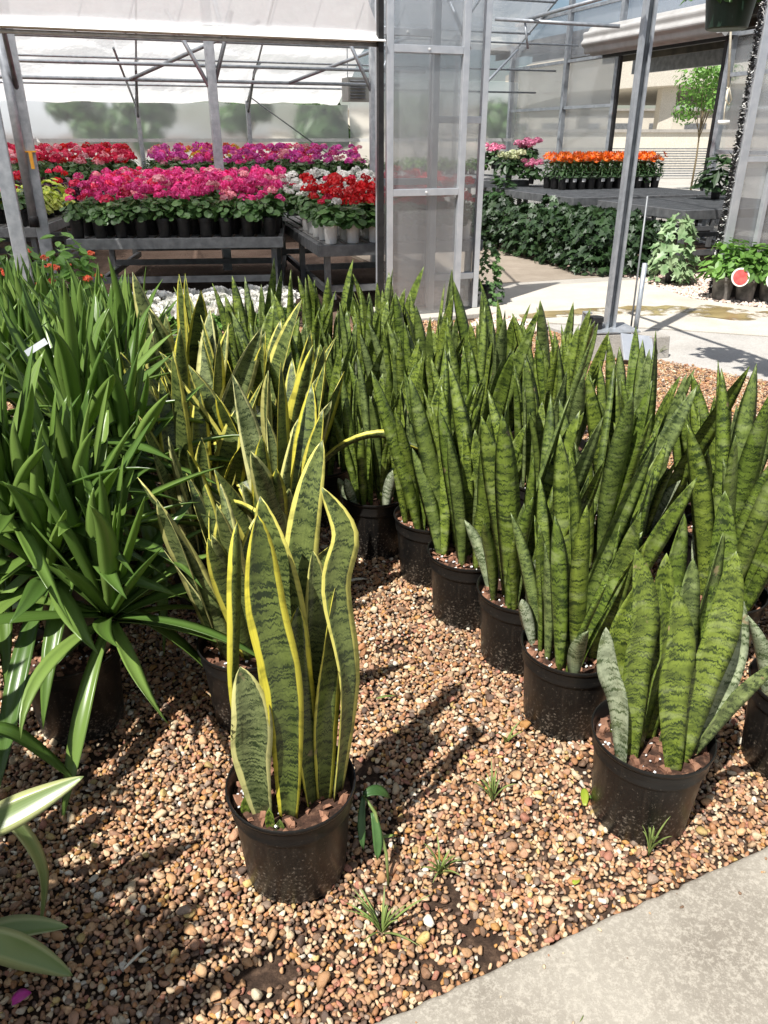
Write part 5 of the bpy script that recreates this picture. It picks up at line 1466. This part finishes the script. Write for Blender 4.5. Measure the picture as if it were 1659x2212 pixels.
# green plants with round red fan-shaped tags at the right edge
M['melon_red'] = noisy('tag_red', (0.70, 0.06, 0.06), (0.80, 0.13, 0.11), 20, 0.4)
M['melon_rind'] = noisy('tag_rind', (0.72, 0.70, 0.62), (0.80, 0.78, 0.72), 20, 0.4)
M['pot_grey'] = noisy('dusty_black_pot', (0.05, 0.045, 0.04), (0.24, 0.22, 0.20), 9, 0.7)
mb = MB(); mb.lathe([(r_ * 1.5, z * 1.3) for r_, z in SP], 22); GPOT = mb.mesh('pot', M['pot_grey']); smooth_by_angle(GPOT)
CAL = [leaf_dome(170, 0.26, 0.24, 0.20, 0.58, OVAL, 0.048, 61 + i, 0, .2, .35).mesh('foliage', M['bright_leaf']) for i in range(2)]
for k, (x, y) in enumerate(((3.42, 7.98), (3.62, 7.90), (3.84, 7.86), (4.06, 7.82), (3.60, 8.14), (3.84, 8.10))):
    t = leafy((x, y, 0.012), '%s potted bright green plant %s' % (['leftmost', 'second', 'third', 'fourth'][k] if k < 4 else ['left', 'right'][k - 4], 'in the front row at the right entrance' if k < 4 else 'of the back pair at the right entrance'), 'plant', CAL[k % 2], GPOT, 'bright green plants with red tags', 'potted_green_plant', rg.uniform(.9, 1.05), 0.0)
    if k in (0, 2):
        mb = MB(); mb.lathe([(0, 0), (0.085, 0), (0.085, 0.006), (0, 0.006)], 28); tg = mb.build('round_tag', M['melon_rind'], t, mtx=Matrix.Translation((0.04 if k == 0 else -0.09, -0.25, 0.25)) @ Matrix.Rotation(R(75), 4, 'X'))
        mb = MB(); mb.lathe([(0, 0), (0.070, 0), (0.070, 0.003), (0, 0.003)], 28); mb.build('tag_face', M['melon_red'], tg, mtx=Matrix.Translation((0, 0, 0.0062)))
        put = MB(); put_leaf(put, LANCE, (0.10, -0.10, 0.33), (0, -1, .2), (0.35, 0, 1), 0.075, 0.2); put.build('red_leaf', M['f_red'], t)

# ------------------------------------------------------------------ galvanised support post, footing, stake, plate
ft = thing('concrete_footing', 'rough concrete block footing at the foot of the galvanised post', 'footing', (1.66, 5.78, 0), R(8))
fm = MB().box((0, 0, 0.10), (0.36, 0.32, 0.20), None, 0.84).build('block', M['block'], ft, bevel=0.012)
po = thing('support_post', 'tall galvanised channel post rising from a plated footing, right of centre', 'post', (1.69, 5.80, 0.203), R(8))
MB().box((0, 0, 0.006), (0.36, 0.31, 0.012)).build('base_plate', M['galv'], po, bevel=0.002)
MB().box((0, 0.03, 1.61), (0.070, 0.006, 3.2)).build('channel_web', M['galv'], po)
MB().box((-0.035, 0.0, 1.61), (0.006, 0.06, 3.2)).build('channel_flange', M['galv'], po)
MB().box((0.035, 0.0, 1.61), (0.006, 0.06, 3.2)).build('channel_flange', M['galv'], po)
MB().box((-0.025, -0.027, 1.61), (0.014, 0.006, 3.2)).build('channel_lip', M['galv'], po)
MB().box((0.025, -0.027, 1.61), (0.014, 0.006, 3.2)).build('channel_lip', M['galv'], po)
mb = MB(); mb.lathe([(0, 0.0), (0.055, 0.0), (0.052, 0.05), (0.058, 0.052), (0.055, 0.085), (0, 0.085)], 16, (-0.12, -0.02, 0.013)); mb.build('rubber_collar', M['black'], po)
MB().box((-0.20, -0.01, 0.075), (0.05, 0.012, 0.12)).build('bracket', M['galv'], po)
MB().box((-0.20, -0.04, 0.135), (0.05, 0.07, 0.008)).build('bracket', M['galv'], po)
stk = thing('steel_stake', 'thin galvanised pipe stake just right of the tall channel post', 'stake', (1.93, 5.92, 0), 0)
MB().tube([(0, 0, 0.0), (0.0, 0, 0.66)], 0.019, 12).build('pipe', M['galv'], stk, True)
MB().tube([(-0.035, -0.0, 0.0), (-0.05, 0, 1.12)], 0.007, 8).build('dark_rod', M['galv_dark'], stk, True)
pl = thing('leaning_plate', 'square pale metal plate leaning against the footing', 'plate', (1.86, 5.60, 0.105), 0)
MB().box((0, 0, 0), (0.26, 0.02, 0.21), Euler((R(-38), R(8), R(14))).to_matrix()).build('plate', M['alu'], pl, bevel=0.003)
blk = thing('loose_block', 'small concrete block behind the leaning metal plate', 'block', (2.02, 5.78, 0), R(15))
MB().box((0, 0, 0.085), (0.20, 0.2, 0.17), None, 0.9).build('block', M['block'], blk, bevel=0.01)

# overhead rail that carries the hanging baskets (above the frame) and the baskets
c0 = Vector((1.74, 4.72, 2.62))
rail = thing('basket_rail', 'galvanised overhead pipe carrying the hanging baskets', 'rail', c0, R(18))
MB().tube([(0, -3.4, 0), (0, 1.35, 0)], 0.024, 10).build('pipe', M['galv'], rail, True)
MB().tube([(0, 1.35, 0), (0.02, 1.35, 0.3)], 0.02, 10).build('bracket', M['galv'], rail, True)
M['basket'] = noisy('dark_green_plastic', (0.012, 0.030, 0.020), (0.022, 0.048, 0.032), 8, 0.42)
mb = MB(); mb.lathe([(0, 0.0), (0.098, 0.0), (0.104, 0.006), (0.128, 0.165), (0.136, 0.167), (0.139, 0.195), (0.132, 0.197), (0.125, 0.17), (0, 0.165)], 36); HB = mb.mesh('pot', M['basket']); smooth_by_angle(HB)
HBF = leaf_dome(150, 0.22, 0.22, 0.14, 0.34, OVAL, 0.045, 66, 0, .25, .3).mesh('foliage', M['ger_leaf'])
def basket(p, label):
    t = thing('hanging_basket', label, 'basket', p, 0, 'hanging baskets')
    link('pot', HB, t); link('foliage', HBF, t)
    for q in range(3):
        an = q * 2.094 + .4
        MB().tube([(0.135 * math.cos(an), 0.135 * math.sin(an), 0.19), (0, 0, 0.56)], 0.002, 5).build('hanger_wire', M['galv_dark'], t)
    MB().tube([(0, 0, 0.55), (0, 0, 0.64)], 0.003, 5).build('hook', M['galv_dark'], t)
    return t
pb = aty(1567, 74, 4.72)
basket((pb.x, pb.y, pb.z + 0.02), 'dark green hanging basket at the top right corner before the coiled shutter')
pc = aty(1715, 52, 4.35)
basket((pc.x, pc.y, pc.z), 'hanging basket cut off by the right edge with trailing foliage')
rp = thing('pull_rope', 'cream pull rope with a loop and wooden toggle hanging by the right wall', 'rope', aty(1583, 40, 7.9), 0)
l0 = Vector(rp.location)
def lp(px, py): return aty(px, py, 7.9) - l0
MB().tube([lp(1583, -40), lp(1579, 60), lp(1573, 190)], 0.011, 6).build('rope', M['rope'], rp, True)
MB().tube([lp(1573, 190), lp(1568, 215), lp(1575, 226), lp(1580, 215), lp(1574, 190), lp(1570, 190)], 0.010, 6).build('loop', M['rope'], rp, True)
MB().tube([lp(1573, 196), lp(1566, 230), lp(1563, 262)], 0.007, 6).build('tail', M['rope'], rp, True)
q = lp(1563, 264); MB().tube([q + Vector((-0.05, 0, 0)), q + Vector((0.05, 0, 0))], 0.018, 10).build('toggle', M['white_paint'], rp, True)

# ------------------------------------------------------------------ trees
def tree(p, label, h, cr, n, seed, mat, group, trunk_h=None, trunk_r=0.12, leaf=0.16):
    rg2 = random.Random(seed)
    t = thing('tree', label, 'tree', p, rg2.random() * 6, group)
    th = trunk_h or h * 0.45
    mb = MB(); mb.tube([(0, 0, -0.03), (0.03 * h * .3, 0, th * .5), (0, 0.02, th), (0.02, 0, h * 0.8)], [trunk_r, trunk_r * .8, trunk_r * .65, trunk_r * .15], 8)
    lobes = []
    for k in range(9):
        an = k * 2.4; r_ = cr * rg2.uniform(0.25, 0.68); z = th + (h - th) * rg2.uniform(0.15, 0.8)
        c = Vector((r_ * math.cos(an), r_ * math.sin(an), z)); lobes.append((c, cr * rg2.uniform(0.32, 0.55)))
        mb.tube([(0, 0, th * rg2.uniform(.7, 1.0)), c * 0.5 + Vector((0, 0, th * .5)), c], [trunk_r * .4, trunk_r * .25, trunk_r * .08], 5)
    mb.build('trunk', M['cane'], t, True)
    mb = MB()
    for i in range(n):
        c, r_ = rg2.choice(lobes)
        d = Vector((rg2.gauss(0, 1), rg2.gauss(0, 1), rg2.gauss(0, .8))).normalized()
        put_leaf(mb, OVAL, c + d * r_ * rg2.random() ** 0.4, d + Vector((0, 0, .4)), Vector((rg2.gauss(0, 1), rg2.gauss(0, 1), rg2.gauss(0, 1))), leaf * rg2.uniform(.6, 1.3), .25)
    mb.build('crown', M[mat], t)
    return t
tt = aty(1505, 330, 26.0)
tree((tt.x, tt.y, 0), 'small leafy green tree with thin trunk standing outside the doorway', 3.7, 1.15, 1900, 1, 'bright_leaf', None, 1.9, 0.035, 0.055)
for k, (x, y, h) in enumerate(((-17, 34, 3.6), (-13, 37, 3.2), (-9.5, 33, 3.0), (-6, 36, 3.5), (-2.5, 34, 2.9), (1.0, 38, 3.3), (4.5, 35, 2.8))):
    tree((x, y, -0.02), '%s blurred green tree from the left beyond the film wall' % ['first', 'second', 'third', 'fourth', 'fifth', 'sixth', 'seventh', 'eighth'][k], h, h * 0.42, 1300, 20 + k, 'tree_leaf', 'trees beyond the film wall', None, .15, .21)

# ------------------------------------------------------------------ weeds and litter on the gravel
rw = random.Random(12)
def weed(px, py, label, n, hgt, spread):
    p = at(px, py)
    t = thing('weed_tuft', label, 'weed', (p.x, p.y, 0.012), 0, 'weeds in the gravel')
    for i in range(n):
        an = rw.random() * 6.283; L = hgt * rw.uniform(.5, 1.2); o_ = spread * rw.uniform(.2, 1.0)
        L *= 1.5; o_ *= 1.3
        me = blade([(0, 0, -.01), (o_ * .3 * math.cos(an), o_ * .3 * math.sin(an), L * .6), (o_ * math.cos(an), o_ * math.sin(an), L * rw.uniform(.5, 1.0))], rw.uniform(.0035, .007), w_strap, (0, 0, 1), (0, 0), .3, .0006, 6).mesh('blade', M['grass'], True)
        link('blade', me, t)
weed(825, 2020, 'largest grass weed in the gravel below the nearest pot', 18, 0.06, 0.085)
weed(950, 1890, 'short grass weed right of the nearest pot', 15, 0.05, 0.05)
weed(1063, 1735, 'wispy weed in the middle of the open gravel', 12, 0.07, 0.06)
weed(1400, 1850, 'grass weed in front of the nearest green plant pot', 14, 0.07, 0.035)
weed(1092, 1610, 'tiny grass sprig left of the second green plant pot', 7, 0.04, 0.04)
weed(1420, 775, 'grass weed at the slab edge near the footing', 16, 0.09, 0.10)
def litter(px, py, label, mat, L, W, rz, cat_='leaf', z=0.02, name='fallen_leaf', curl=0.3):
    p = at(px, py)
    me = blade([(-L / 2, 0, 0), (0, 0, L * curl * .5), (L / 2, L * .1, L * curl * .2)], W, w_sans, (0, 0, 1), (0, .4), .15, .001, 8).mesh(name, M[mat], True)
    o = link(name, me); o.location = (p.x, p.y, z); o.rotation_euler = (0, 0, rz)
    tag(o, label, cat_)
litter(1262, 1735, 'yellow fallen leaf left of the nearest green plant pot', 'lime_leaf', 0.055, 0.02, 1.3)
litter(1290, 1745, 'green fallen leaf against the nearest green plant pot', 'bright_leaf', 0.05, 0.022, -.8)
litter(1245, 2215, 'pale green leaf scrap near the walkway', 'grass', 0.03, 0.02, .6)
litter(1243, 1918, 'light green leaf scrap on the gravel between the two front pots', 'lime_leaf', 0.02, 0.016, .6)
litter(838, 1824, 'dry greenish leaf sliver behind the nearest pot', 'grass', 0.05, 0.012, .1)
litter(835, 1520, 'dry greenish leaf strip behind the nearest pot', 'grass', 0.06, 0.012, .05)
litter(52, 2172, 'crumpled magenta petal on shaded gravel at the lower left', 'f_purple', 0.035, 0.032, .4, 'petal', .02, 'fallen_petal', .5)
litter(775, 1265, 'flat tan leaf lying on gravel beside the black pots', 'rope', 0.075, 0.03, .0, 'leaf', .018)
litter(300, 2085, 'dry curled stalk in the striped shadow at left', 'rope', 0.06, 0.008, .8, 'stalk', .02, 'dry_stalk', .3)
# broken green shoot hanging down the right side of the nearest pot
bs = thing('broken_stem', 'broken leafy stem drooping beside the nearest pot', 'stem', (-0.045, 1.235, 0.02), 0)
MB().tube([(0.0, 0.02, 0.17), (0.025, 0.0, 0.14), (0.05, -0.04, 0.06), (0.055, -0.06, -0.02)], [.003, .004, .004, .003], 6).build('stalk', M['grass'], bs, True)
for pts, W in (([(0.0, 0.02, 0.17), (0.03, 0.03, 0.19), (0.06, 0.05, 0.13)], .026), ([(0.02, 0.0, 0.14), (0.035, -.03, 0.10), (0.03, -.05, 0.05)], .022), ([(0, 0.02, .17), (-.01, -.02, .12), (.0, -.04, .07)], .018)):
    link('leaf', blade(pts, W, w_sans, (0, -.5, 1), (0, .3), .2, .001, 8).mesh('leaf', M['ger_leaf'], True), bs)
